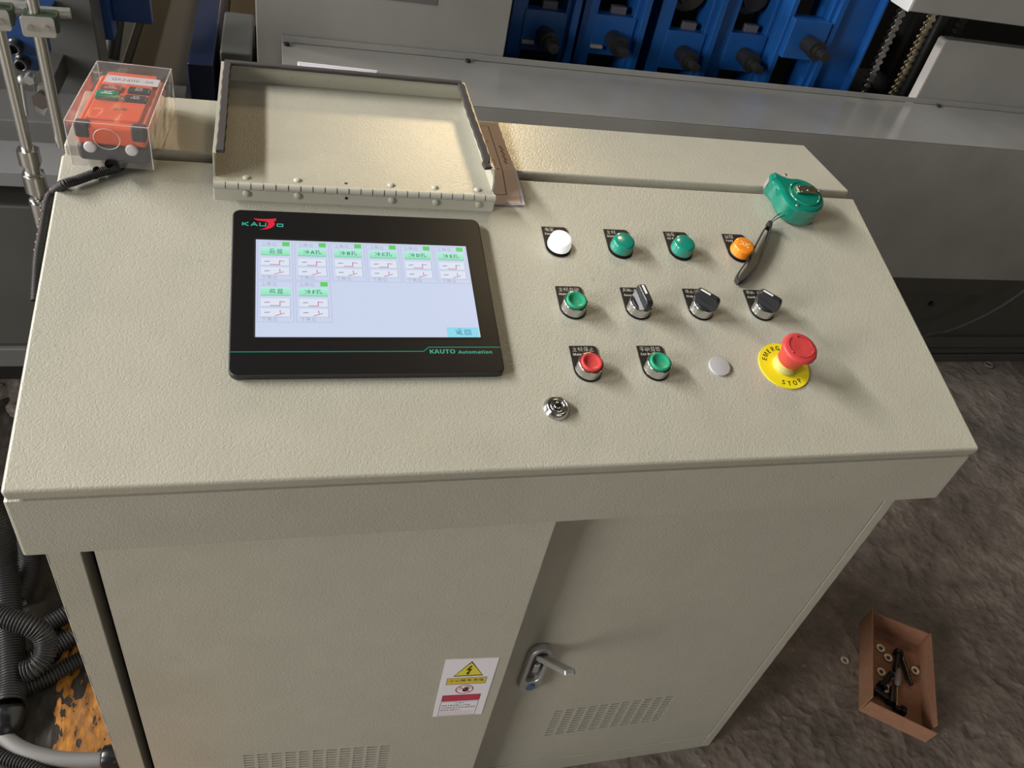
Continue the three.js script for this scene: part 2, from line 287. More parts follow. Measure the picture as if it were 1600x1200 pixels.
  const oval = new THREE.Shape(); oval.absarc(0, 0.044, 0.0165, 0, Math.PI); oval.absarc(0, -0.044, 0.0165, Math.PI, Math.PI * 2); oval.closePath();
  const hole = new THREE.Path(); hole.absarc(0, 0.042, 0.0105, 0, Math.PI); hole.absarc(0, -0.02, 0.0105, Math.PI, Math.PI * 2); hole.closePath(); oval.holes.push(hole);
  mesh('escutcheon', new THREE.ExtrudeGeometry(oval, { depth: 0.009, bevelEnabled: true, bevelSize: 0.0012, bevelThickness: 0.0012, bevelOffset: -0.0012, bevelSegments: 2 }).translate(0, 0, 0.0012), M.steelDull, hd);
  mesh('latch_recess', new RoundedBoxGeometry(0.02, 0.085, 0.003, 2, 0.001).translate(0, 0.011, 0.0025), M.greyDark, hd);
  mesh('lock_button', rot(cyl(0.0075, 0.0075, 0.003, 24), Math.PI / 2).translate(0, -0.042, 0.011), mat(lin(0.06, 0.1, 0.17), 0.4), hd);
  mesh('latch_tongue', new RoundedBoxGeometry(0.009, 0.022, 0.008, 2, 0.002).translate(0.001, 0.005, 0.006), M.steelDull, hd);
  const tip = onZ(891, 1051, 0.034).sub(hd.position), root = V3(0.001, 0.036, 0.008), L = tip.clone().sub(root).length();
  const lever = mesh('lever', new RoundedBoxGeometry(0.015, L, 0.0085, 3, 0.0025).translate(0, L / 2, 0), M.steelDull, hd);
  lever.position.copy(root); lever.quaternion.setFromUnitVectors(V3(0, 1, 0), tip.clone().sub(root).normalize());
}

// ---- touch screen
{
  const [u0, v0] = [-0.3245, 0.1065], W = 0.2705, D = 0.213, g = group('touch_screen_terminal', console_, 'black framed operator touch screen'); seat(g, u0 + W / 2, v0 + D / 2, 0);
  const rr = (w, d, r) => { const s = new THREE.Shape(), x = w / 2, y = d / 2; s.moveTo(-x + r, -y); s.lineTo(x - r, -y); s.absarc(x - r, -y + r, r, -Math.PI / 2, 0); s.lineTo(x, y - r); s.absarc(x - r, y - r, r, 0, Math.PI / 2); s.lineTo(-x + r, y); s.absarc(-x + r, y - r, r, Math.PI / 2, Math.PI); s.lineTo(-x, -y + r); s.absarc(-x + r, -y + r, r, Math.PI, Math.PI * 1.5); return s; };
  mesh('housing', prism(rr(W, D, 0.009), 0.0075, 0.0015), mat(lin(0.02, 0.02, 0.021), 0.45), g);
  // printed front film
  const film = canvasTex(1626, 1280, (c, w, h) => {
    c.fillStyle = '#0f0f12'; c.fillRect(0, 0, w, h);
    const X = (m) => m / W * w, Y = (m) => h - m / D * h;
    c.strokeStyle = '#0e7d6a'; c.lineWidth = 7; c.beginPath(); c.moveTo(0, Y(0.0275)); c.lineTo(X(0.188), Y(0.0275)); c.lineTo(X(0.1935), Y(0.0325)); c.lineTo(w, Y(0.0325)); c.stroke();
    c.fillStyle = '#3aa690'; c.textBaseline = 'alphabetic'; c.font = 'bold 50px sans-serif'; c.save(); c.translate(X(0.1935), Y(0.0245)); c.scale(1.0, 0.86); c.fillText('KAUTO', 0, 0); const kw = c.measureText('KAUTO').width; c.font = 'bold 38px sans-serif'; c.fillText('Automation', kw + 16, 0); c.restore();
    // KAUTO logo: thin wide letters with a red swoosh for the T
    c.strokeStyle = '#35a58e'; c.lineWidth = 8; c.lineJoin = 'round'; const bx0 = X(0.0105), by = Y(0.1895), s = 30;
    const ln = (pts) => { c.beginPath(); pts.forEach(([x, y], i) => c[i ? 'lineTo' : 'moveTo'](bx0 + x * s, by - y * s)); c.stroke(); };
    ln([[0, 0], [0, 1]]); ln([[1.2, 1], [0.15, 0.5], [1.2, 0]]); ln([[1.7, 0], [2.35, 1], [3, 0]]); ln([[1.95, 0.33], [2.8, 0.33]]); ln([[3.5, 1], [3.5, 0.1], [4.7, 0.1], [4.7, 1]]);
    ln([[7.1, 0.1], [7.1, 0.8], [8.2, 0.8], [8.2, 0.1], [7.1, 0.1]]);
    c.fillStyle = '#d5243c'; c.beginPath(); const m = (x, y) => [bx0 + x * s, by - y * s];
    c.moveTo(...m(2.2, 2.2)); c.quadraticCurveTo(...m(4.6, 1.9), ...m(6.9, 2.4)); c.lineTo(...m(6.8, 1.6)); c.quadraticCurveTo(...m(6.2, 1.9), ...m(6.6, 0.9)); c.quadraticCurveTo(...m(6.4, -0.9), ...m(3.4, -1.0)); c.quadraticCurveTo(...m(5.2, -0.5), ...m(5.2, 0.9)); c.quadraticCurveTo(...m(5.1, 1.5), ...m(3.6, 1.5)); c.quadraticCurveTo(...m(2.8, 1.5), ...m(2.2, 2.2)); c.fill();
  });
  const fs = rr(W - 0.003, D - 0.003, 0.008), fg = new THREE.ShapeGeometry(fs, 12), p = fg.attributes.position;
  for (let i = 0; i < p.count; i++) fg.attributes.uv.setXY(i, (p.getX(i) + W / 2) / W, (p.getY(i) + D / 2) / D);
  mesh('front_film', fg.rotateX(-Math.PI / 2).translate(0, 0.0078, 0), mat(0xffffff, 0.32, { map: film }), g, 'black printed film with green line and red logo');
  const SW = 0.2258, SD = 0.1255, sx = -0.0757 - SW / 2 + 0.0, scrU = -0.3003 + SW / 2 - (u0 + W / 2), scrV = 0.1528 + SD / 2 - (v0 + D / 2) - 0.0015;
  const pic = canvasTex(1280, 712, (c, w, h) => {
    c.fillStyle = '#ccd6ee'; c.fillRect(0, 0, w, h);
    const names = [['后剪', '冲A孔', '冲B孔', '冲C孔', '冲D孔', '冲E孔'], ['前剪', '冲F孔']];
    names.forEach((row, r) => row.forEach((t, k) => {
      const x = w * (0.008 + k * 0.166), y = h * (0.02 + r * 0.425), cw = w * 0.155, chh = h * 0.41;
      c.strokeStyle = '#b4bdd6'; c.lineWidth = 3; c.strokeRect(x, y, cw, chh);
      c.strokeStyle = '#a9b0c4'; hanText(c, '上限位', x + 18, y + 6, 28, 2.4);
      if (!(r === 1 && k === 0)) { c.fillStyle = '#62d169'; c.fillRect(x + cw - 58, y - 2, 42, 34); }
      const gr = c.createLinearGradient(0, y + 44, 0, y + 108); gr.addColorStop(0, '#b6efe0'); gr.addColorStop(1, '#8fe3b4'); c.fillStyle = gr; c.fillRect(x + 18, y + 44, cw - 34, 62); c.fillStyle = '#7fc9a6'; c.fillRect(x + 18, y + 100, cw - 34, 6);
      c.strokeStyle = '#54767a'; c.fillStyle = '#54767a'; hanText(c, t, x + (t.length === 2 ? 64 : 50), y + 54, 36, 3.2, 1.15);
      for (let q = 0; q < 2; q++) {
        const yy = y + 124 + q * 72; c.fillStyle = '#dfe5f4'; c.fillRect(x + 18, yy, cw - 34, 64); c.fillStyle = '#b9c1d6'; c.fillRect(x + 18, yy + 58, cw - 34, 5); c.fillRect(x + cw - 20, yy, 5, 64);
        c.strokeStyle = '#6a5f78'; c.lineWidth = 4; c.beginPath(); c.moveTo(x + 40, yy + 30); c.lineTo(x + 66, yy + 28); c.stroke();
        c.strokeStyle = '#b0607c'; c.beginPath(); if (q === 0) { c.moveTo(x + 70, yy + 52); c.lineTo(x + 124, yy + 52); c.lineTo(x + 124, yy + 22); c.lineTo(x + 150, yy + 26); } else { c.moveTo(x + 96, yy + 52); c.lineTo(x + 146, yy + 34); c.moveTo(x + 124, yy + 14); c.lineTo(x + 126, yy + 34); } c.stroke();
      }
      c.strokeStyle = '#a9b0c4'; hanText(c, '下限位', x + 20, y + chh - 34, 28, 2.4);
    }));
    c.fillStyle = '#8fd9ee'; c.fillRect(w * 0.845, h * 0.9, w * 0.15, h * 0.1); c.strokeStyle = '#4c8ba6'; hanText(c, '返回', w * 0.885, h * 0.915, 44, 4);
  });
  const sm = new THREE.MeshPhysicalMaterial({ color: 0x050505, roughness: 0.22, emissive: 0xffffff, emissiveMap: pic, emissiveIntensity: 0.98 });
  mesh('screen', new THREE.PlaneGeometry(SW, SD).rotateX(-Math.PI / 2).translate(scrU, 0.0081, -scrV), sm, g, 'lit display with small diagrams');
  mesh('screen_edge', join([[-SW / 2 - 0.001, 0, 0.001, SD + 0.002], [SW / 2 + 0.001, 0, 0.001, SD + 0.002], [0, SD / 2 + 0.001, SW, 0.001], [0, -SD / 2 - 0.001, SW, 0.001]].map(([x, y, w, d]) => new THREE.BoxGeometry(w, 0.0004, d).translate(scrU + x, 0.008, -scrV - y))), M.black, g);
}

// ---- push buttons, lamps and switches
const COL = [0.040, 0.1195, 0.1995, 0.2815], ROW = [0.2875, 0.197, 0.1145];
function plateShape() {                                    // legend plate: ring round the button, square shoulder above with one rounded corner
  const r = 0.0158, s = new THREE.Shape(); s.moveTo(-r, 0); s.lineTo(-r + 0.0003, 0.0305); s.lineTo(r - 0.005, 0.0305); s.quadraticCurveTo(r, 0.0305, r, 0.0255); s.lineTo(r, 0); s.absarc(0, 0, r, 0, -Math.PI, true); return s;
}
function legend(parent, top, sub) {
  const t = canvasTex(256, 384, (c, w, h) => {
    c.fillStyle = '#1b1a18'; c.fillRect(0, 0, w, h); c.strokeStyle = '#c9c5b8'; c.fillStyle = '#c9c5b8';
    hanText(c, top, 22, 20, top.length > 4 ? 42 : 50, 3.6, 1.04); c.font = 'bold 34px sans-serif'; c.textBaseline = 'top'; c.fillText(sub, 20, 80);
  });
  const g = prism(plateShape(), 0.001), p = g.attributes.position, uv = g.attributes.uv;
  for (let i = 0; i < p.count; i++) uv.setXY(i, (p.getX(i) + 0.0158) / 0.0316, (-p.getZ(i) + 0.0158) / 0.0474);
  mesh('legend_plate', g, mat(0xffffff, 0.5, { map: t }), parent, 'black legend plate with white lettering').position.y = 0.0003;
}
const bezel = lathe([[0.0095, 0.0013], [0.0148, 0.0013], [0.0148, 0.003], [0.0142, 0.0038], [0.0142, 0.0125], [0.0136, 0.0138], [0.0124, 0.0138], [0.0122, 0.009]]);
const capConcave = lathe([[0, 0.0142], [0.0055, 0.0145], [0.008, 0.0158], [0.0095, 0.0168], [0.0112, 0.0165], [0.0118, 0.0155], [0.0118, 0.009]]);
function pushButton(u, v, m, top, sub, label) {
  const g = group('push_button', console_, label); seat(g, u, v); legend(g, top, sub);
  mesh('bezel', bezel, M.chrome, g); mesh('button_cap', capConcave, m, g); return g;
}
function pilotLamp(u, v, m, top, sub, label, kind = 'pilot_lamp') {
  const g = group(kind, console_, label); seat(g, u, v); legend(g, top, sub);
  mesh('collar', lathe([[0.009, 0.0013], [0.0146, 0.0013], [0.0146, 0.0035], [0.0138, 0.0042]]), M.black, g);
  const l = mesh('lens', lathe([[0.0142, 0.004], [0.0142, 0.0075], [0.0134, 0.0085], [0.0134, 0.0135], [0.0128, 0.0152], [0.0105, 0.016], [0.005, 0.0163], [0, 0.0164]]), m, g);
  return [g, l];
}
const lens = (c) => mat(c, 0.18, { clearcoat: 1, clearcoatRoughness: 0.06 });
{
  const wl = new THREE.MeshPhysicalMaterial({ color: 0xffffff, roughness: 0.3, emissive: 0xffffff, emissiveIntensity: 0.35 });
  const [wg] = pilotLamp(COL[0], ROW[0], wl, '电源', 'Power', 'lit white pilot lamp');
  const pl = new THREE.PointLight(0xfff6ee, 0.0016); pl.position.set(0, 0.012, 0); pl.shadow.radius = 0.4; wg.add(pl);
  pilotLamp(COL[1], ROW[0], lens(lin(0.005, 0.24, 0.17)), '主机', 'Main M', 'green pilot lamp of the main motor');
  pilotLamp(COL[2], ROW[0], lens(lin(0.005, 0.24, 0.17)), '油泵', 'Oil P', 'green pilot lamp of the oil pump');
  const [ag] = pilotLamp(COL[3], ROW[0], lens(lin(0.85, 0.25, 0.01)), '故障', 'Fault', 'amber fault lamp with sounder holes', 'alarm_lamp');
  const dots = []; for (let k = 0; k < 6; k++) for (const [rr, n] of [[0.0028, 1], [0.0046, 1], [0.0064, 1]]) { const a = k * Math.PI / 3; if (k % 3 !== 2) dots.push(cyl(0.0007, 0.0007, 0.0006, 8, rr * Math.cos(a), 0.0161, rr * Math.sin(a))); }
  dots.push(new THREE.TorusGeometry(0.0022, 0.0004, 6, 20).rotateX(Math.PI / 2).translate(0, 0.0164, 0));
  mesh('sounder_grille', join(dots), mat(lin(0.85, 0.6, 0.35), 0.5), ag, 'pale ring of small holes');
  pushButton(COL[0], ROW[1], M.green, '主机启动', 'Main Motor', 'green main motor start button');
  pushButton(COL[0], ROW[2], M.red, '主机停止', 'Main Motor', 'red main motor stop button');
  pushButton(COL[1], ROW[2], M.green, '手动剪切', 'Cut Button', 'green manual cut button');
  const knobTop = mat(lin(0.022, 0.023, 0.026), 0.35);
  for (const [k, top, sub, turn, label] of [[1, '反转-点动', 'Reverse', 0.15, 'black selector switch pointing up the slope'], [2, '停止-油泵', 'Stop-Oil', 0.9, 'black selector switch turned aside beside the oil pump lamp'], [3, '手动-自动', 'Hand-Auto', 0.9, 'black selector switch turned aside beneath the strap']]) {
    const g = group('selector_switch', console_, label); seat(g, COL[k], ROW[1]); legend(g, top, sub);
    mesh('bezel', bezel, M.chrome, g); mesh('knob_base', lathe([[0, 0.0148], [0.0105, 0.0148], [0.0118, 0.014], [0.0118, 0.008]]), knobTop, g);
    const s = new THREE.Shape(); s.moveTo(-0.0118, 0.0125); s.lineTo(-0.0145, 0.0165); s.quadraticCurveTo(-0.0155, 0.0265, -0.009, 0.0285); s.lineTo(0.012, 0.0285); s.quadraticCurveTo(0.017, 0.028, 0.0155, 0.0185); s.lineTo(0.0118, 0.0125); s.closePath();
    // ridge grip: wider at its foot, pointer end along -z
    const gr = new THREE.ExtrudeGeometry(s, { depth: 0.0055, bevelEnabled: true, bevelSize: 0.0016, bevelThickness: 0.0016, bevelOffset: -0.0016, bevelSegments: 3 }).translate(0, 0, -0.00275).rotateY(Math.PI / 2);
    const p = gr.attributes.position; for (let i = 0; i < p.count; i++) p.setX(i, p.getX(i) * (1 + 1.1 * Math.max(0, (0.019 - p.getY(i)) / 0.0065))); gr.computeVertexNormals();
    mesh('grip', gr, knobTop, g).rotation.y = turn;
    mesh('pointer_line', new THREE.BoxGeometry(0.0024, 0.0008, 0.0125).translate(0, 0.0286, -0.0062), M.white, g, 'white pointer line').rotation.y = turn;
  }
  const blank = mesh('blanking_plug', lathe([[0.0125, 0], [0.0127, 0.0015], [0.012, 0.0028], [0, 0.0031]]), mat(lin(0.42, 0.415, 0.43), 0.45), console_, 'light grey round hole plug'); seat(blank, 0.1985, 0.1165);
  // emergency stop
  const e = group('emergency_stop_button', console_, 'red mushroom emergency stop on yellow disc'); seat(e, 0.2818, 0.1165);
  const disc = canvasTex(512, 512, (c, w) => {
    c.fillStyle = '#e6d414'; c.fillRect(0, 0, w, w); c.fillStyle = '#1c1a10'; c.font = 'bold 68px sans-serif'; c.textAlign = 'center'; c.textBaseline = 'middle';
    const arc = (t, mid, step, flip) => { const n = t.length; [...t].forEach((ch, i) => { const a = mid + (i - (n - 1) / 2) * step * (flip ? -1 : 1); c.save(); c.translate(w / 2 + Math.cos(a) * 198, w / 2 + Math.sin(a) * 198); c.rotate(a + (flip ? -Math.PI / 2 : Math.PI / 2)); c.fillText(ch, 0, 0); c.restore(); }); };
    arc('EMERGENCY', -Math.PI / 2, 0.29, false); arc('STOP', Math.PI / 2 - 0.08, 0.31, true);
  });
  const dg = new THREE.CylinderGeometry(0.0312, 0.0312, 0.0016, 56).rotateY(Math.PI / 2).translate(0, 0.0009, 0);
  const dm = new THREE.Mesh(dg, [M.yellow, mat(0xffffff, 0.5, { map: disc }), M.yellow]); dm.name = 'yellow_disc'; dm.castShadow = dm.receiveShadow = true; e.add(dm); dm.userData.label = 'yellow disc lettered EMERGENCY STOP';
  mesh('neck', lathe([[0.0145, 0.0015], [0.0145, 0.006], [0.013, 0.0075], [0.012, 0.0078], [0.012, 0.017]]), M.yellowPale, e);
  mesh('mushroom_head', lathe([[0.0125, 0.0145], [0.0148, 0.015], [0.0152, 0.022], [0.0165, 0.028], [0.0195, 0.0325], [0.0207, 0.0345], [0.0207, 0.037], [0.0195, 0.0392], [0.0155, 0.0398], [0.006, 0.0392], [0, 0.039]], 56), M.red, e);
  const arrows = []; for (let k = 0; k < 3; k++) { arrows.push(new THREE.TorusGeometry(0.0145, 0.0005, 6, 18, 1.35).rotateZ(k * 2.094).rotateX(-Math.PI / 2).translate(0, 0.0399, 0)); const a = k * 2.094 + 1.45; arrows.push(rot(new THREE.ConeGeometry(0.0013, 0.0032, 8), -Math.PI / 2).rotateY(a + Math.PI).translate(0.0145 * Math.cos(a), 0.0399, -0.0145 * Math.sin(a))); }
  mesh('arrow_relief', join(arrows), mat(lin(0.4, 0.02, 0.025), 0.45), e, 'three raised turning arrows');
  // cam lock
  const k = group('cam_lock', console_, 'chrome key lock'); seat(k, -0.0045, 0.0675);
  mesh('flange', lathe([[0.0142, 0], [0.0142, 0.0015], [0.0125, 0.0042], [0.0112, 0.0066], [0.0098, 0.007], [0.0095, 0.0058], [0.0088, 0.005], [0, 0.005]]), M.chrome, k);
  mesh('barrel_ring', new THREE.TorusGeometry(0.0072, 0.0011, 10, 32).rotateX(Math.PI / 2).translate(0, 0.0058, 0), M.chrome, k);
  mesh('keyhole', join([cyl(0.0045, 0.0045, 0.0006, 24, 0, 0.0051, 0), new THREE.BoxGeometry(0.0026, 0.0006, 0.011).translate(0, 0.0055, 0)]), M.blackGloss, k);
  mesh('barrel_core', new THREE.TorusGeometry(0.0034, 0.0011, 8, 20, 4.4).rotateZ(0.6).rotateX(Math.PI / 2).translate(0, 0.0062, 0), M.chrome, k);
}

// ---- hinged cover tray, folded back over the rear strip
{
  const g = group('screen_cover', console_, 'hinged tray-shaped screen cover folded back with black foam rim'), W = 0.313, x0 = -0.3445;
  g.position.set(x0, 0.9995, -0.332); g.rotation.x = 0.042;                       // local: x along the hinge, y up, -z to the back
  const L = 0.243, T = 0.0016, wall = 0.0225;
  mesh('tray_floor', bx(0, W, 0, T, -L, 0, 0.0006), M.paint, g);
  const side = (x) => { const s = new THREE.Shape([[0.012, 0], [0.012, 0.010], [0.02, wall], [L, wall], [L, 0]].map(([a, b]) => new THREE.Vector2(a, b))); return boxUV(new THREE.ExtrudeGeometry(s, { depth: 0.0018, bevelEnabled: false }).rotateY(Math.PI / 2).translate(x, T, 0)); };
  mesh('tray_wall', side(0), M.paint, g); mesh('tray_wall', side(W - 0.0018), M.paint, g);
  mesh('tray_wall', bx(0.0018, W - 0.0018, T, T + wall, -L, -L + 0.0018, 0.0006), M.paint, g);
  for (const x of [0, W - 0.004]) mesh('tray_lip', bx(x, x + 0.004, wall + T, wall + T + 0.0012, -L, -0.02, 0.0004), M.paint, g);
  const yy = wall + T + 0.0018, ft = (pts, wide) => {                              // flat self-adhesive foam, a little wavy
    const c = curve(pts, 0.3), n = 40, pos = [], idx = [];
    for (let i = 0; i <= n; i++) { const q = c.getPointAt(i / n), tg = c.getTangentAt(i / n), sd = V3(0, 1, 0).cross(tg).normalize(), w = wide * (1 + 0.08 * Math.sin(i * 1.3)); for (const [a, b] of [[-1, -0.0015], [-1, 0.001], [-0.75, 0.0022], [0.75, 0.0022], [1, 0.001], [1, -0.0015]]) { const k = q.clone().addScaledVector(sd, a * w / 2); pos.push(k.x, k.y + b, k.z); } if (i < n) for (let k = 0; k < 6; k++) { const s0 = i * 6 + k, s1 = i * 6 + (k + 1) % 6; idx.push(s0, s1, s0 + 6, s1, s1 + 6, s0 + 6); } }
    idx.push(0, 2, 1, 0, 3, 2, 0, 4, 3, 0, 5, 4); const e = n * 6; idx.push(e, e + 1, e + 2, e, e + 2, e + 3, e, e + 3, e + 4, e, e + 4, e + 5);
    const f = new THREE.BufferGeometry(); f.setAttribute('position', new THREE.Float32BufferAttribute(pos, 3)); f.setAttribute('uv', new THREE.Float32BufferAttribute(new Float32Array(pos.length / 3 * 2), 2)); f.setIndex(idx); const q = f.toNonIndexed(); q.computeVertexNormals(); return q;
  };
  for (const [pts, wd] of [[[[0.0078, yy, -0.022], [0.0082, yy, -0.1], [0.0074, yy, -0.19], [0.008, yy, -L + 0.008]], 0.0088], [[[0.004, yy + 0.0004, -L + 0.0045], [0.1, yy + 0.0008, -L + 0.005], [0.2, yy + 0.0004, -L + 0.0045], [W - 0.006, yy + 0.0004, -L + 0.005]], 0.0085], [[[W - 0.0068, yy, -L + 0.01], [W - 0.0078, yy, -0.15], [W - 0.0066, yy - 0.0002, -0.045], [W - 0.0098, yy - 0.001, -0.032], [W - 0.0075, yy - 0.0012, -0.022]], 0.0088]]) mesh('foam_seal', ft(pts, wd), M.foam, g, 'dark grey foam strip');
  const kl = W / 24, kg = rot(cyl(0.0042, 0.0042, kl - 0.0011, 14), 0, 0, -Math.PI / 2);
  for (let i = 0; i < 24; i++) mesh('hinge_knuckle', kg, M.paintPlain, g).position.set(i * kl + 0.0005, 0.0012, 0.004);
  const rv = lathe([[0.0042, 0], [0.0038, 0.0012], [0.002, 0.002], [0, 0.0022]], 16);
  for (const x of [0.034, 0.088, 0.192, 0.243, 0.294]) mesh('rivet', rv, M.paintPlain, g).position.set(x, T, -0.012);
  mesh('screw_hole', cyl(0.0018, 0.0018, 0.0003, 12, 0.141, T, -0.011), M.black, g);
  const f = group('hinge_frame', console_, 'riveted upright hinge strip'); f.position.set(x0, 0, -0.3355);
  const yb = H + 0.3355 * Math.tan(TILT);
  mesh('upright_strip', bx(0, W, yb - 0.006, 0.9978, 0.0038, 0.0075, 0.001), M.paintPlain, f);
  mesh('upright_strip', bx(0, W, yb - 0.004, 0.9985, -0.03, -0.0262, 0.001), M.paintPlain, f);
  for (const x of [0.034, 0.088, 0.192, 0.243, 0.294]) { const r = mesh('rivet', rv, M.paintPlain, f); r.rotation.x = Math.PI / 2; r.position.set(x, yb + 0.0068, 0.0075); }
  mesh('screw_hole', rot(cyl(0.0018, 0.0018, 0.0003, 12), Math.PI / 2).translate(0.141, yb + 0.0068, 0.0075), M.black, f);
}

// ------------------------------------------------------------------ papers under the cover
{
  const print = canvasTex(768, 1024, (c, w, h) => {
    c.fillStyle = '#dac2b5'; c.fillRect(0, 0, w, h); c.strokeStyle = '#5b4640'; c.lineWidth = 5; c.strokeRect(40, 70, w - 110, h - 150);
    c.lineWidth = 3; c.strokeStyle = '#8a7067'; c.strokeRect(w - 150, h * 0.55, 50, 90); c.beginPath(); c.moveTo(w - 180, h * 0.35); c.lineTo(w - 130, h * 0.5); c.lineTo(w - 120, h * 0.78); c.stroke(); c.strokeRect(w - 138, h * 0.57, 24, 40);
    c.fillStyle = '#6a524a'; for (const [x, y] of [[0.83, 0.16], [0.85, 0.3], [0.8, 0.4], [0.87, 0.68]]) c.fillRect(x * w, y * h, 16, 12);
    c.save(); c.translate(w - 38, h * 0.36); c.rotate(Math.PI / 2); c.font = 'bold 30px sans-serif'; c.fillStyle = '#5a443e'; for (let i = 0; i < 11; i++) { c.fillRect(i * 24, -8 - (i % 3) * 4, 14, 16); } c.restore();
  });
  const sheetGeo = (corners, lift) => {                    // a sheet that follows the rear strip and bends down onto the panel
    const [x0, x1, z0, z1, skew] = corners, nx = 8, nz = 24, pos = [], uv = [], idx = [];
    const rest = (z) => z < -0.394 ? TOPY : Math.max(H - z * Math.tan(TILT), TOPY - (z + 0.394) * 0.25);
    for (let j = 0; j <= nz; j++) for (let i = 0; i <= nx; i++) {
      const s = i / nx, t = j / nz, z = z0 + (z1 - z0) * t + 0.0 * s, x = x0 + (x1 - x0) * s + skew * (1 - t);
      pos.push(x, rest(z) + lift + (s > 0.9 && t > 0.6 ? 0.002 * (t - 0.6) * 2.5 : 0), z); uv.push(s, t);
    }
    for (let j = 0; j < nz; j++) for (let i = 0; i < nx; i++) { const a = j * (nx + 1) + i; idx.push(a, a + nx + 1, a + 1, a + 1, a + nx + 1, a + nx + 2); }
    const g = new THREE.BufferGeometry(); g.setAttribute('position', new THREE.Float32BufferAttribute(pos, 3)); g.setAttribute('uv', new THREE.Float32BufferAttribute(uv.map((q, k) => k % 2 ? 1 - q : q), 2)); g.setIndex(idx); g.computeVertexNormals(); return g;
  };
  tag(mesh('drawing_sheet', sheetGeo([-0.17, 0.004, -0.53, -0.3385, 0.008], 0.0011), mat(0xffffff, 0.85, { map: print, side: THREE.DoubleSide })), 'brownish technical drawing sheet sticking out from under the folded cover', 'paper');
  tag(mesh('paper_sheet', sheetGeo([-0.172, 0.009, -0.525, -0.337, 0.0], 0.0006), mat(lin(0.68, 0.64, 0.72), 0.85, { side: THREE.DoubleSide })), 'white paper sheet lying directly beneath the brown drawing', 'paper');
  tag(mesh('plastic_sleeve', sheetGeo([-0.12, 0.0155, -0.47, -0.345, -0.012], 0.0003), M.film), 'clear plastic sleeve corner poking out under the papers', 'plastic sleeve');
  const a = onY(465, 99, 1.0045), b = onY(590, 113, 1.0045), w = b.clone().sub(a), fo = group('document_folder'); tag(fo, 'white document folder with plastic binding strip sticking out behind the folded cover', 'folder');
  fo.position.copy(a).add(b).multiplyScalar(0.5).setY(TOPY); fo.rotation.y = -Math.atan2(w.z, w.x);
  mesh('folder_sheet', rb(w.length() - 0.004, 0.0009, 0.24, 0.0003, 0, 0.0008, 0.118, 1), M.paper, fo);
  mesh('binding_strip', join([rb(w.length(), 0.0055, 0.008, 0.002, 0, 0.003, 0, 2), rb(w.length(), 0.0018, 0.002, 0.0006, 0, 0.0063, 0.002, 1)]), mat(lin(0.75, 0.74, 0.8), 0.3), fo, 'glossy white binding strip');
}

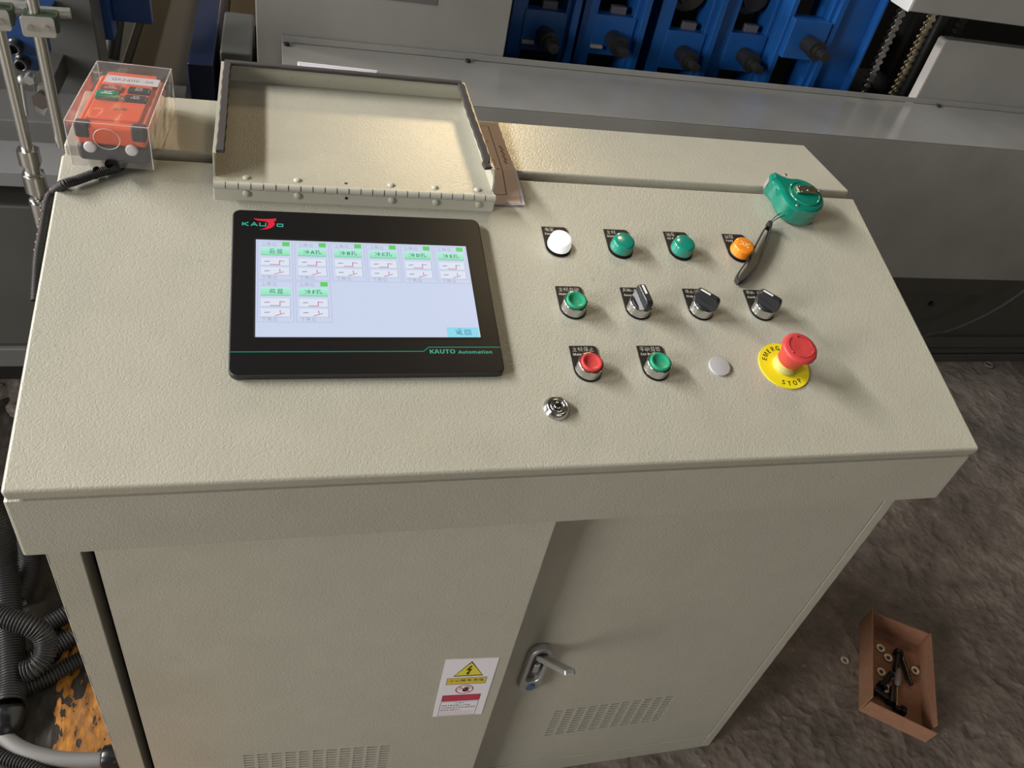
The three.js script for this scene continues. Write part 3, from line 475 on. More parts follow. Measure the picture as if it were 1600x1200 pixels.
// ------------------------------------------------------------------ orange remote receiver in its clear plastic box
{
  const W = 0.079, HH = 0.047, L = 0.152, place = (o) => { o.position.set(-0.4395, TOPY + 0.0006, -0.4265); o.rotation.y = -0.06; return o; };
  const r = place(group('remote_receiver')); tag(r, 'orange and black radio remote unit with four buttons inside the clear box', 'remote control');
  mesh('lower_shell', rb(W - 0.01, 0.019, L - 0.012, 0.005, 0, 0.012, 0, 3), mat(lin(0.035, 0.036, 0.042), 0.5), r);
  mesh('upper_shell', rb(W - 0.012, 0.021, L - 0.014, 0.004, 0, 0.0315, 0, 3), M.orange, r, 'orange upper shell');
  mesh('raised_face', rb(W - 0.026, 0.004, L - 0.034, 0.0018, 0, 0.0425, -0.004, 2), M.orange, r);
  for (const sx of [-1, 1]) for (const sz of [-1, 1]) mesh('corner_cap', rb(0.0145, 0.016, 0.0135, 0.003, sx * (W / 2 - 0.0125), 0.0362, sz * (L / 2 - 0.0125), 2), M.rubber, r, 'black rubber corner cap');
  const plaque = (w, h, draw, x, z, pw, pd, name, label) => { const m = mesh(name, new THREE.PlaneGeometry(pw, pd).rotateX(-Math.PI / 2), mat(0xffffff, 0.5, { map: canvasTex(w, h, draw) }), r, label); m.position.set(x, 0.0448, z); return m; };
  plaque(512, 176, (c, w, h) => { c.fillStyle = '#d6d4dc'; c.fillRect(0, 0, w, h); c.fillStyle = '#3b3a3e'; c.font = '74px monospace'; c.textBaseline = 'middle'; c.fillText('QX2406-06', 64, h / 2); }, 0.003, -0.043, 0.056, 0.0195, 'name_label', 'white label reading QX2406-06');
  for (const [x, z, col, t1, t2, up] of [[-0.014, -0.0165, '#8a3a38', '点动', 'CLOSE', 0], [0.0145, -0.017, '#26272b', '反转', 'REV', 0], [-0.0135, 0.0045, '#3b7a62', '启动', 'OPEN', 0.003], [0.0145, 0.004, '#2c2d31', '点动', 'FWD', 0]]) {
    const b = mesh('key', rb(0.0235, 0.005 + up, 0.0155, 0.0024, x, 0.0445 + up / 2, z, 3), mat(col, 0.4), r, col === '#3b8a6b' ? 'raised green key' : undefined);
    const t = mesh('key_print', new THREE.PlaneGeometry(0.018, 0.009).rotateX(-Math.PI / 2).translate(x, 0.0472 + up, z), mat(0xffffff, 0.5, { map: canvasTex(128, 64, (c, w, h) => { c.fillStyle = col; c.fillRect(0, 0, w, h); c.strokeStyle = c.fillStyle = '#d8cfd0'; hanText(c, t1, 40, 3, 24, 3); c.font = 'bold 30px sans-serif'; c.textAlign = 'center'; c.textBaseline = 'alphabetic'; c.fillText(t2, w / 2, 58); }) }), r);
  }
  mesh('indicator_window', rb(0.012, 0.001, 0.004, 0.0004, 0.003, 0.0449, 0.03, 1), mat(lin(0.3, 0.1, 0.06), 0.3), r);
  for (const x of [-0.021, 0.019]) mesh('front_plug', rot(lathe([[0.0062, 0], [0.006, 0.0018], [0.0045, 0.0028], [0, 0.003]], 24), Math.PI / 2).translate(x, 0.0195, L / 2 - 0.0058), M.white, r, 'round white plug');
  // the box: thin sheets with folded rims
  const b = place(group('plastic_box')); tag(b, 'clear crinkled plastic box around the orange remote unit', 'plastic box');
  const wob = (g, k) => { const p = g.attributes.position; for (let i = 0; i < p.count; i++) { const x = p.getX(i), y = p.getY(i), z = p.getZ(i); p.setXYZ(i, x + k * (vnoise(z * 90 + 40, y * 90 + 40, 999, 5) - 0.5), y + k * (vnoise(x * 80 + 40, z * 80 + 40, 999, 6) - 0.5), z + k * (vnoise(x * 80 + 40, y * 90 + 40, 999, 7) - 0.5)); } g.computeVertexNormals(); return g; };
  const shell = new RoundedBoxGeometry(W, HH + 0.002, L, 6, 0.002).translate(0, (HH + 0.002) / 2, 0);
  mesh('clear_shell', wob(new THREE.BoxGeometry(W, HH + 0.002, L, 10, 8, 16).translate(0, (HH + 0.002) / 2 + 0.0006, 0), 0.0022), M.film, b);
  const edge = []; const ex = W / 2, ez = L / 2, ey = HH + 0.002, E = (a, c) => edge.push(new THREE.TubeGeometry(curve([a, V3(...a).lerp(V3(...c), 0.5).add(V3(0.0006 * (rnd() - 0.5), 0.0008 * (rnd() - 0.5), 0)), c]), 8, 0.0006, 5));
  for (const s of [-1, 1]) { E([s * ex, ey, -ez], [s * ex, ey, ez]); E([-ex, ey, s * ez], [ex, ey, s * ez]); E([s * ex, 0.002, ez], [s * ex, ey, ez]); E([s * ex, 0.002, -ez], [s * ex, ey, -ez]); }
  const rimMat = new THREE.MeshPhysicalMaterial({ color: 0xf2eeee, roughness: 0.2, transmission: 0.6, thickness: 0, side: THREE.DoubleSide });
  mesh('folded_rim', join(edge), rimMat, b);
  const tab = new THREE.Shape(); tab.absarc(0, 0, 0.0125, 0, Math.PI * 2);
  mesh('thumb_notch', new THREE.TorusGeometry(0.0125, 0.0005, 6, 40).scale(1, 0.9, 1).translate(-0.002, 0.033, ez + 0.001), rimMat, b);
  // braided cable leaving the box and dropping over the console's left edge
  const P = (u, v, h) => { const [x, w] = onPanel(u, v, h); return V3(x, H + w * SA + h * CA, -w * CA + h * SA); };
  const X = (u, v, x) => meet(u, v, V3(1, 0, 0), V3(x, 0, 0));
  const run = [V3(-0.447, TOPY + 0.0085, -0.345), P(182, 262, 0.008), P(150, 271, 0.0075), P(122, 281, 0.0072), P(98, 289, 0.0072), X(83, 301, -0.5045), X(75, 316, -0.508), X(71, 338, -0.5095), X(67, 362, -0.5095), X(62, 390, -0.5095), X(59, 415, -0.5095), X(56, 470, -0.51)];
  const cab = group('braided_cable'); tag(cab, 'black braided cable running from the plastic box over the console edge', 'cable');
  mesh('sleeve', ribbed(run, 0.0052, 0.0021, 0.00045, 12), mat(lin(0.018, 0.017, 0.018), 0.5), cab);
  mesh('cable_tie', new THREE.TorusGeometry(0.0058, 0.0012, 8, 20).rotateY(Math.PI / 2 - 0.5).translate(...P(150, 270, 0.0075).toArray()), M.blackGloss, cab);
  mesh('second_wire', tube([V3(-0.432, TOPY + 0.006, -0.354), P(190, 262, 0.004), P(160, 269, 0.006)], 0.0028, 30, 8), M.blackGloss, cab);
  const flecks = []; const cc = curve(run); for (let i = 0; i < 9; i++) { const q = cc.getPointAt(0.4 + i * 0.045); flecks.push(new THREE.SphereGeometry(0.0012, 6, 5).translate(q.x - 0.0033, q.y + 0.0024, q.z + 0.0034)); }
  mesh('copper_flecks', join(flecks), mat(lin(0.5, 0.22, 0.16), 0.4), cab, 'copper-pink flecks in the braid');
}

// ------------------------------------------------------------------ tape measure
{
  const t = group('tape_measure'); tag(t, 'translucent green pocket tape measure with black wrist strap', 'tape measure'); seat(t, 0.388, 0.367, 0.0006, 0);
  const gm = new THREE.MeshPhysicalMaterial({ color: lin(0.003, 0.24, 0.16), roughness: 0.1, clearcoat: 1, clearcoatRoughness: 0.05, transmission: 0.25, thickness: 0.004, ior: 1.5 });
  const s = new THREE.Shape(); s.absarc(0, 0, 0.031, -1.95, 1.75); s.lineTo(-0.012, 0.0315); s.quadraticCurveTo(-0.02, 0.036, -0.026, 0.041); s.lineTo(-0.0335, 0.038); s.lineTo(-0.037, 0.026); s.quadraticCurveTo(-0.031, 0.018, -0.031, 0.008); s.quadraticCurveTo(-0.0325, -0.008, -0.0275, -0.018); s.quadraticCurveTo(-0.02, -0.0275, -0.0115, -0.0288);
  mesh('case', prism(s, 0.03, 0.0055, 40), gm, t, 'glossy translucent green case');
  mesh('case_seam', prism(s, 0.0012, 0, 40).scale(1.004, 1, 1.004).translate(0, 0.0145, 0), mat(lin(0.003, 0.22, 0.15), 0.3), t);
  mesh('rim_ring', new THREE.TorusGeometry(0.0205, 0.0016, 10, 48).rotateX(Math.PI / 2).translate(0.002, 0.0302, 0), gm, t);
  mesh('hub', lathe([[0.019, 0.0295], [0.0185, 0.031], [0, 0.0312]], 40).translate(0.002, 0, 0), gm, t);
  mesh('belt_clip', join([rb(0.027, 0.0012, 0.013, 0.0005, 0.004, 0.0345, -0.004, 2), rb(0.003, 0.004, 0.0105, 0.0005, -0.0095, 0.0327, -0.004, 1), rb(0.02, 0.0012, 0.002, 0.0004, 0.004, 0.0353, 0.0005, 1), rb(0.02, 0.0012, 0.002, 0.0004, 0.004, 0.0353, -0.0085, 1)]), mat(lin(0.75, 0.68, 0.5), 0.22, { metalness: 1 }), t, 'bright metal belt clip');
  mesh('clip_slot', rb(0.009, 0.0006, 0.003, 0.0002, 0.005, 0.0352, -0.004, 1), M.black, t);
  const scr = lathe([[0.0022, 0], [0.002, 0.0008], [0, 0.001]], 12);
  for (const [x, y] of [[-0.014, 0.034], [-0.017, -0.021], [0.028, 0.008], [0.005, 0.0015]]) mesh('case_screw', scr, M.steel, t).position.set(x, x === 0.005 ? 0.0352 : 0.0298, -y);
  mesh('mouth_plate', rb(0.009, 0.014, 0.0012, 0.0004, 0, 0, 0, 1), mat(lin(0.6, 0.62, 0.6), 0.3, { metalness: 0.7 }), t).position.set(-0.036, 0.015, -0.032); t.children[t.children.length - 1].rotation.y = 1.25;
  // wrist strap, seated by its own outline on the panel (local x, up-slope)
  const Q = (u, v, h) => { const [a, b] = onPanel(u, v, h); return V3(a - 0.388, h, -(b - 0.367)); };
  const strapGeo = (pts, w) => { const c = curve(pts), n = 40, pos = [], idx = []; for (let i = 0; i <= n; i++) { const q = c.getPointAt(i / n), tg = c.getTangentAt(i / n), sd = V3(0, 1, 0).cross(tg).normalize().multiplyScalar(0.0009), up = V3(0, w / 2, 0); for (const [a, b] of [[-1, -1], [1, -1], [1, 1], [-1, 1]]) { const k = q.clone().addScaledVector(sd, a).addScaledVector(up, b); pos.push(k.x, k.y, k.z); } if (i < n) for (let k = 0; k < 4; k++) { const s0 = i * 4 + k, s1 = i * 4 + (k + 1) % 4; idx.push(s0, s1, s0 + 4, s1, s1 + 4, s0 + 4); } } const g = new THREE.BufferGeometry(); g.setAttribute('position', new THREE.Float32BufferAttribute(pos, 3)); g.setAttribute('uv', new THREE.Float32BufferAttribute(new Float32Array(pos.length / 3 * 2), 2)); g.setIndex(idx); const ng = g.toNonIndexed(); ng.computeVertexNormals(); return ng; };
  const band = mat(lin(0.03, 0.026, 0.026), 0.8);
  mesh('wrist_strap', strapGeo([Q(1203, 354, 0.006), Q(1198, 378, 0.0055), Q(1187, 404, 0.005), Q(1172, 426, 0.005), Q(1157, 441, 0.005), Q(1150, 441, 0.005), Q(1152, 430, 0.005), Q(1167, 408, 0.005), Q(1180, 385, 0.0055), Q(1192, 362, 0.006), Q(1199, 352, 0.0065)], 0.0075), band, t, 'black woven wrist strap loop');
  mesh('strap_slider', rb(0.0062, 0.0095, 0.011, 0.0015, 0, 0, 0, 2), mat(lin(0.025, 0.022, 0.022), 0.6), t).position.copy(Q(1201, 353, 0.007)); t.children[t.children.length - 1].rotation.y = -0.45;
  mesh('strap_cord', join([tube([Q(1204, 346, 0.009), Q(1210, 340, 0.014), Q(1220, 333, 0.018)], 0.0006, 16, 6), tube([Q(1206, 347, 0.009), Q(1214, 342, 0.012), Q(1226, 337, 0.016)], 0.0006, 16, 6)]), M.black, t);
}

// ------------------------------------------------------------------ machine behind the console
const CZ = -1.10, CY = 0.7755, CB = -1.345, BZ = -1.5;
{
  const c = group('machine_cover'); c.position.set(0, 0, 0); tag(c, 'long grey sheet metal machine cover running behind the console', 'machine cover');
  const x0 = -0.27, x1 = 3.6;
  mesh('cover_top', bx(x0, x1, CY - 0.003, CY, CB, CZ, 0.0014), M.grey, c);
  mesh('cover_face', bx(x0, x1, 0.372, CY - 0.003, CZ - 0.003, CZ, 0.0012), M.grey, c);
  mesh('cover_flange', bx(x0, x1, CY, CY + 0.014, CB - 0.003, CB, 0.001), M.grey, c);
  mesh('cover_end', bx(x0, x0 + 0.003, 0.372, CY - 0.003, CB, CZ - 0.003, 0.0008), M.grey, c);
  mesh('cover_bottom_fold', bx(x0, x1, 0.372, 0.375, CZ - 0.04, CZ - 0.003, 0.0008), M.grey, c);
  for (const [u, v] of [[448, 71], [731, 97], [1466, 167]]) {
    const p = onY(u, v, CY), s = mesh('cover_screw', join([cyl(0.006, 0.006, 0.006, 16), cyl(0.0035, 0.0035, 0.0005, 6, 0, 0.006, 0)]), M.bolt, c); s.position.copy(p);
  }
  const b = group('machine_bed'); tag(b, 'dark olive machine bed with ledges under the grey cover', 'machine bed');
  mesh('upper_beam', bx(-0.25, 3.6, 0.285, 0.368, -1.6, -1.14, 0.003), M.olive, b);
  mesh('web', bx(-0.25, 3.6, 0.1, 0.285, -1.6, -1.17, 0.003), M.olive, b);
  mesh('foot_flange', bx(-0.25, 3.6, 0.062, 0.105, -1.6, -1.155, 0.003), M.olive, b);
  mesh('packing_strip', bx(-0.25, 3.6, 0.034, 0.057, -1.6, -1.16, 0.002), M.greyDark, b);
  mesh('sole_plate', bx(-0.25, 3.6, 0, 0.03, -1.6, -1.155, 0.002), M.greyDark, b);
  const p = onZ(1454, 474, -1.17); mesh('bed_bolt', rot(cyl(0.009, 0.009, 0.007, 6), Math.PI / 2), M.bolt, b).position.copy(p);
  mesh('bed_top', bx(-0.25, 3.6, 0.37, 0.6, -2.1, -1.36, 0.003), M.black, b);
  // added black backdrop that keeps the space behind the stands dark
  tag(mesh('dark_backdrop', bx(-0.3, 3.6, 0, 1.6, -2.16, -2.12, 0.003), M.black), 'added black plate keeping the space behind the blue roll stands dark', 'machine guard');
}
{
  // grey upright guard casing
  const a = onZ(399, 10, -1.352), b = onZ(800, 10, -1.352), g = group('machine_guard'); tag(g, 'plain grey upright guard casing behind the left end of the cover', 'machine guard');
  mesh('casing', bx(a.x, b.x, 0.602, 1.33, -2.1, -1.352, 0.003), M.grey, g);
  const q = onZ(640, 2, -1.352); mesh('name_plate', bx(q.x - 0.1, q.x + 0.06, q.y - 0.002, q.y + 0.1, -1.3518, -1.3505, 0.0004), M.greyMid, g);
}
{
  // blue roll stands under an added, unseen beam that shades them
  tag(mesh('added_shade_beam', bx(0.3, 1.28, 1.352, 1.42, -1.75, -1.36, 0.004), M.blue), 'added unseen blue beam shading the roll stands from above', 'added beam');
  const bolts = [[857, 65], [965, 72], [1075, 95], [1172, 98], [1275, 80]].map(([u, v], i) => onZ(u, v, BZ + (i === 4 ? 0.13 : 0.05)));
  bolts.forEach((p, i) => {
    const s = group('roll_stand'); const last = i === 4; s.position.set(p.x, 0.6, last ? BZ + 0.06 : BZ); const cy = p.y - 0.6 + 0.006;
    tag(s, ['blue roll stand next to the grey guard panel', 'second blue roll stand from the grey guard panel', 'third blue roll stand from the grey guard panel', 'fourth blue roll stand from the grey guard panel', 'bright blue roll stand next to the roller chains'][i], 'roll stand', 'blue roll stands of the machine');
    const w = 0.088;
    mesh('upright', bx(-w + (last ? 0.02 : -0.002), -w + 0.036, 0, 0.75, last ? -0.03 : -0.09, 0, 0.002), M.blue, s);
    mesh('upright', bx(w - 0.042, w - 0.004, 0, 0.75, -0.09, 0, 0.002), M.blue, s);
    mesh('front_rib', bx(w - 0.03, w - 0.012, 0, 0.75, 0, last ? 0.014 : 0.022, 0.002), M.blue, s);
    mesh('cross_plate', bx(-w + 0.03, w - 0.036, cy - 0.048, cy + 0.05, -0.03, last ? 0.02 : 0.004, 0.002), M.blue, s);
    if (last) { mesh('side_flange', bx(w - 0.004, w + 0.092, 0, 0.75, -0.07, -0.006, 0.002), M.blue, s); mesh('side_flange', bx(w + 0.088, w + 0.096, 0, 0.75, -0.07, 0.02, 0.001), M.blue, s); }
    const z0 = last ? 0.02 : 0.004, A = V3(0, cy - 0.004, z0), ax = (r, h, o, n = 24) => rot(cyl(r, r, h, n), Math.PI / 2).translate(A.x, A.y, A.z + o);
    mesh('adjuster_nut', join([ax(0.021, 0.05, 0), ax(0.024, 0.012, 0.045, 24)]), M.bolt, s, 'black cylindrical adjuster');
    mesh('adjuster_screw', join([ax(0.0155, 0.012, 0.057), ax(0.013, 0.032, 0.067, 6)]), M.bolt, s);
    mesh('screw_socket', ax(0.005, 0.0006, 0.099, 12), M.black, s);
    mesh('roll', join([rot(cyl(0.05, 0.05, 0.3, 28), -Math.PI / 2).translate(0, cy + 0.13, -0.06), rot(cyl(0.034, 0.034, 0.03, 24), -Math.PI / 2).translate(0, cy + 0.13, -0.03)]), mat(lin(0.02, 0.019, 0.018), 0.35), s, 'dark steel roll');
    if (i < 4) mesh('bearing_shim', bx(-0.012, 0.026, cy + 0.05, cy + 0.068, -0.03, -0.012, 0.001), mat(lin(0.1, 0.1, 0.12), 0.5), s);
    if (i < 2) mesh('lower_shim', bx(-0.056, -0.024, cy - 0.03, cy - 0.022, 0.0042, 0.014, 0.001), mat(lin(0.38, 0.34, 0.28), 0.5), s, 'pale shim');
  });
}
{
  // roller chains and vertical shafts between the stands and the guard boxes
  const cz = -1.46, pitch = 0.0159, plate = new THREE.Shape(); plate.absarc(0, 0, 0.0062, Math.PI * 0.75, Math.PI * 2.25); plate.quadraticCurveTo(0.0018, pitch / 2, 0.0044, pitch - 0.0044); plate.absarc(0, pitch, 0.0062, -0.25 * Math.PI, Math.PI * 1.25); plate.quadraticCurveTo(-0.0018, pitch / 2, -0.0044, 0.0044);
  const pl = (x) => new THREE.ExtrudeGeometry(plate, { depth: 0.0008, bevelEnabled: true, bevelSize: 0.0006, bevelThickness: 0.0006, bevelOffset: -0.0006, bevelSegments: 2, curveSegments: 8 }).translate(0, 0, -0.0004).rotateY(Math.PI / 2).translate(x, 0, 0);
  const roller = (y) => rot(cyl(0.005, 0.005, 0.014, 10), 0, 0, Math.PI / 2).translate(0.007, y, 0);
  const inner = join([pl(-0.0062), pl(0.0062), roller(0), roller(pitch)]), pin = (y) => rot(cyl(0.0026, 0.0026, 0.024, 10), 0, 0, Math.PI / 2).translate(0.012, y, 0), outer = join([pl(-0.0088), pl(0.0088), pin(0), pin(pitch)]);
  const mk = (u, v, n, m, label, dz = 0) => {
    const p = onZ(u, v, cz + dz), c = group('roller_chain'); c.position.set(p.x, p.y - 0.02, p.z); c.rotation.y = 1.15; c.scale.set(1.6, 1.12, 1.6); tag(c, label, 'chain');
    for (let i = 0; i < n; i++) mesh('chain_link', i % 2 ? outer : inner, m, c).position.set(0, i * pitch, 0);
  };
  const oily = mat(lin(0.3, 0.29, 0.28), 0.3, { metalness: 1 }), bright = mat(lin(0.5, 0.43, 0.31), 0.28, { metalness: 1 });
  mk(1350, 142, 27, oily, 'dark oily roller chain beside the bright blue stand');
  mk(1395, 148, 27, bright, 'brassy roller chain beside the grey guard box');
  mk(1490, 60, 14, mat(lin(0.05, 0.05, 0.05), 0.5, { metalness: 0.6 }), 'black roller chain above the lower guard box', -0.12);
  const sh = mat(lin(0.025, 0.025, 0.025), 0.4);
  for (const [u, v, r, l] of [[1400, 90, 0.035, 'black vertical shaft between the two longer chains'], [1436, 100, 0.03, 'black vertical shaft beside the lightened end of the guard box']]) { const p = onZ(u, v, cz - 0.09); const m = mesh('shaft', cyl(r, r, 0.95, 32), sh); m.position.set(p.x, 0.601, p.z); tag(m, l, 'shaft'); }
  // grey guard boxes on the right
  const a = onZ(1431, 150, CB - 0.012), t = onZ(1474, 60, CB - 0.012), g1 = group('guard_box'); tag(g1, 'low grey guard box with its end lightened for side light standing on the long cover', 'guard box');
  mesh('box_body', bx(a.x, 3.4, CY - 0.1, t.y, CB - 0.036, CB - 0.006, 0.002), M.grey, g1);
  const e0 = onZ(1430, 150, CB), e1 = onZ(1441, 150, CB);
  mesh('lightened_end', bx(a.x - 0.002, a.x - 0.0002, CY - 0.1, t.y - 0.004, CB - 0.036, CB - 0.007, 0.0006), mat(lin(0.62, 0.58, 0.55), 0.5, { map: metalTone }), g1, 'end strip coloured paler for the light from the left');  // paler colour stands in for light falling on the box side
  const q = onZ(1421, 18, CB + 0.02), g2 = group('guard_box'); tag(g2, 'upper grey guard box with a white end above the chains', 'guard box');
  mesh('box_body', bx(q.x, 3.4, q.y, q.y + 0.4, CB - 0.06, CB + 0.02, 0.003), M.grey, g2);
  mesh('end_plate', bx(q.x - 0.003, q.x - 0.0005, q.y - 0.002, q.y + 0.4, CB - 0.06, CB + 0.018, 0.0006), M.white, g2, 'white end plate');
}

// ------------------------------------------------------------------ hydraulic unit on the left
{
  const g = group('hydraulic_unit'); tag(g, 'dark grey hydraulic power unit with ledges at the left', 'hydraulic unit');
  const LZ = -1.0, xr = onZ(150, 50, -1.25).x;
  mesh('housing', bx(-2.6, xr, 0.5, 1.6, -1.335, -1.25, 0.004), mat(lin(0.12, 0.118, 0.112), 0.4, { map: metalTone }), g);
  mesh('middle_step', bx(-2.6, -0.47, 0.56, 0.665, -1.335, -1.12, 0.003), M.greyMid, g);
  mesh('ledge', bx(-2.6, -0.45, 0.592, 0.622, -1.22, LZ, 0.002), mat(lin(0.26, 0.26, 0.265), 0.35, { map: metalTone }), g);
  mesh('tank', bx(-2.6, -0.5, 0.21, 0.55, -1.335, LZ, 0.004), M.greyDark, g);
  mesh('tank_lip', bx(-2.6, -0.5, 0.155, 0.205, -1.335, LZ + 0.01, 0.003), M.greyMid, g);
  mesh('skid', bx(-2.6, -0.55, 0, 0.15, -1.335, -1.12, 0.003), M.black, g);
  // pipe clamps and tubes
  const PZ = -0.82;
  const pipe = (top, bot, r, label) => { const t = group('hydraulic_pipe'); tag(t, label, 'pipe'); const A = onZ(...bot, PZ), B = onZ(...top, PZ), d = B.clone().sub(A).setZ(0); B.copy(A).add(V3(d.x * 0.15, 0.62, 0)); mesh('tube', between(cyl(r, r, A.distanceTo(B), 20), A, B), M.steel, t); return [t, A, B]; };
  const [p1, A1] = pipe([8, 60], [44, 238], 0.0085, 'bright steel hydraulic pipe ending in a hose fitting');
  const dn = (y) => V3(A1.x + 0.004 * y, A1.y - y, A1.z + 0.02 * y);
  mesh('hex_nut', join([cyl(0.017, 0.017, 0.026, 6).translate(A1.x, A1.y - 0.02, A1.z), cyl(0.012, 0.012, 0.014, 20).translate(A1.x, A1.y - 0.034, A1.z)]), M.steel, p1);
  mesh('hex_nut', join([cyl(0.0145, 0.017, 0.008, 6).translate(A1.x, A1.y - 0.042, A1.z), cyl(0.0175, 0.0175, 0.03, 6).translate(A1.x, A1.y - 0.07, A1.z), cyl(0.008, 0.008, 0.012, 16).translate(A1.x, A1.y - 0.082, A1.z)]), M.steel, p1);
  mesh('hose_ferrule', lathe([[0.006, 0], [0.0165, 0.002], [0.0175, 0.006], [0.0175, 0.05], [0.0155, 0.056], [0.006, 0.058]], 28).translate(A1.x + 0.001, A1.y - 0.138, A1.z), M.chrome, p1);
  const [p2] = pipe([60, 0], [97, 228], 0.0085, 'bright steel hydraulic pipe passing behind the console corner');
  const hs = group('hydraulic_hose'); tag(hs, 'black hydraulic hose with a yellow stripe below the steel fitting', 'hose');
  const hA = V3(A1.x + 0.001, A1.y - 0.137, A1.z);
  mesh('hose_tube', tube([hA, hA.clone().add(V3(0.004, -0.06, 0.004)), hA.clone().add(V3(0.012, -0.15, 0.02)), hA.clone().add(V3(0.02, -0.35, 0.03)), hA.clone().add(V3(0.02, -0.56, 0.0))], 0.0135, 40, 16), M.rubber, hs);
  mesh('yellow_stripe', rb(0.009, 0.05, 0.0012, 0.0005, hA.x + 0.009, hA.y - 0.032, hA.z + 0.0135, 1).rotateZ(0).translate(0, 0, 0), mat(lin(0.62, 0.42, 0.01), 0.5), hs, 'yellow printed stripe');
  const clamp = (u, v, label) => {
    const c = group('pipe_clamp'), p = onZ(u, v, PZ); c.position.copy(p); tag(c, label, 'pipe clamp', 'pipe clamps'); c.rotation.y = 0.12; c.scale.setScalar(0.64);
    mesh('clamp_block', rb(0.07, 0.038, 0.044, 0.004, 0.006, 0.006, -0.004, 2), M.clampGreen, c, 'dark green clamp halves');
    const s = new THREE.Shape(), x = 0.033, y = 0.0215, r = 0.006; s.moveTo(-x + r, -y); s.lineTo(x - r, -y); s.absarc(x - r, -y + r, r, -Math.PI / 2, 0); s.lineTo(x, y - r); s.absarc(x - r, y - r, r, 0, Math.PI / 2); s.lineTo(-x + r, y); s.absarc(-x + r, y - r, r, Math.PI / 2, Math.PI); s.lineTo(-x, -y + r); s.absarc(-x + r, -y + r, r, Math.PI, Math.PI * 1.5);
    mesh('cover_plate', new THREE.ExtrudeGeometry(s, { depth: 0.003, bevelEnabled: true, bevelSize: 0.0008, bevelThickness: 0.0008, bevelSegments: 2 }).translate(0, 0, 0.0185), mat(lin(0.55, 0.54, 0.52), 0.4, { metalness: 0.7 }), c);
    for (const q of [-0.016, 0.017]) mesh('hex_bolt', rot(cyl(0.007, 0.007, 0.008, 6), Math.PI / 2).translate(q, -0.001, 0.0225), M.steel, c);
    mesh('rail_end', rot(cyl(0.012, 0.012, 0.13, 20), 0, 0, Math.PI / 2).translate(0.064, 0.012, -0.04), M.steelDull, c);
  };
  clamp(61, 37, 'green pipe clamp with silver plate on the pipe nearest the plastic box'); clamp(-10, 26, 'green pipe clamp with silver plate on the pipe above the hose fitting');
  // blue valve block
  const v = group('valve_block'), vp = onZ(33, 72, -1.06); v.position.copy(vp); v.scale.set(0.8, 0.8, 1); tag(v, 'dark blue hydraulic valve block with two open black ports', 'valve');
  mesh('block', prism(new THREE.Shape([[-0.04, -0.055], [0.022, -0.055], [0.042, -0.03], [0.042, 0.03], [0.03, 0.075], [-0.02, 0.075], [-0.04, 0.05]].map(([x, y]) => new THREE.Vector2(x, y))), 0.06, 0.006).rotateX(Math.PI / 2).translate(0, 0, -0.06), M.valveBlue, v);
  mesh('block_arm', bx(-0.03, 0.03, -0.02, 0.02, -0.19, -0.055, 0.003), M.valveBlue, v);
  for (const [x, y] of [[-0.01, 0.0], [-0.003, -0.034]]) { const o = rot(lathe([[0.0085, -0.004], [0.0085, 0.02], [0.0125, 0.02], [0.0135, 0.017], [0.0135, 0.003], [0.0165, 0.003], [0.0165, 0]], 24), Math.PI / 2); mesh('port', o.translate(x, y, 0), mat(lin(0.09, 0.09, 0.09), 0.35, { metalness: 0.7 }), v, 'threaded black port'); mesh('port_bore', rot(cyl(0.0085, 0.0085, 0.002, 20), Math.PI / 2).translate(x, y, 0.004), M.black, v); }
  // wing bolt and bracket
  const k = group('bracket'), kp = onZ(62, 150, -1.1); k.position.copy(kp); tag(k, 'dull metal bracket with hex bolt and thin lever', 'bracket');
  mesh('bracket_plate', prism(new THREE.Shape([[-0.012, -0.03], [0.0, -0.04], [0.012, -0.02], [0.03, 0.0], [0.02, 0.028], [0.0, 0.02]].map(([x, y]) => new THREE.Vector2(x, y))), 0.01, 0.001).rotateX(Math.PI / 2).translate(0, 0, -0.01), M.steelDull, k);
  mesh('hex_head', rot(cyl(0.016, 0.016, 0.014, 6), Math.PI / 2).translate(0.004, -0.004, 0), mat(lin(0.2, 0.17, 0.16), 0.45, { metalness: 0.8 }), k);
  mesh('lever', join([between(cyl(0.003, 0.003, 0.06, 8), V3(-0.026, -0.035, 0.01), V3(-0.022, 0.03, 0.01)), new THREE.SphereGeometry(0.009, 14, 10).translate(-0.02, 0.032, 0.008), rot(cyl(0.009, 0.009, 0.02, 6), Math.PI / 2).translate(-0.008, 0.035, -0.004)]), M.steelDull, k);
  mesh('mount', bx(-0.01, 0.02, -0.02, 0.02, -0.15, -0.008, 0.002), M.greyDark, k);
}
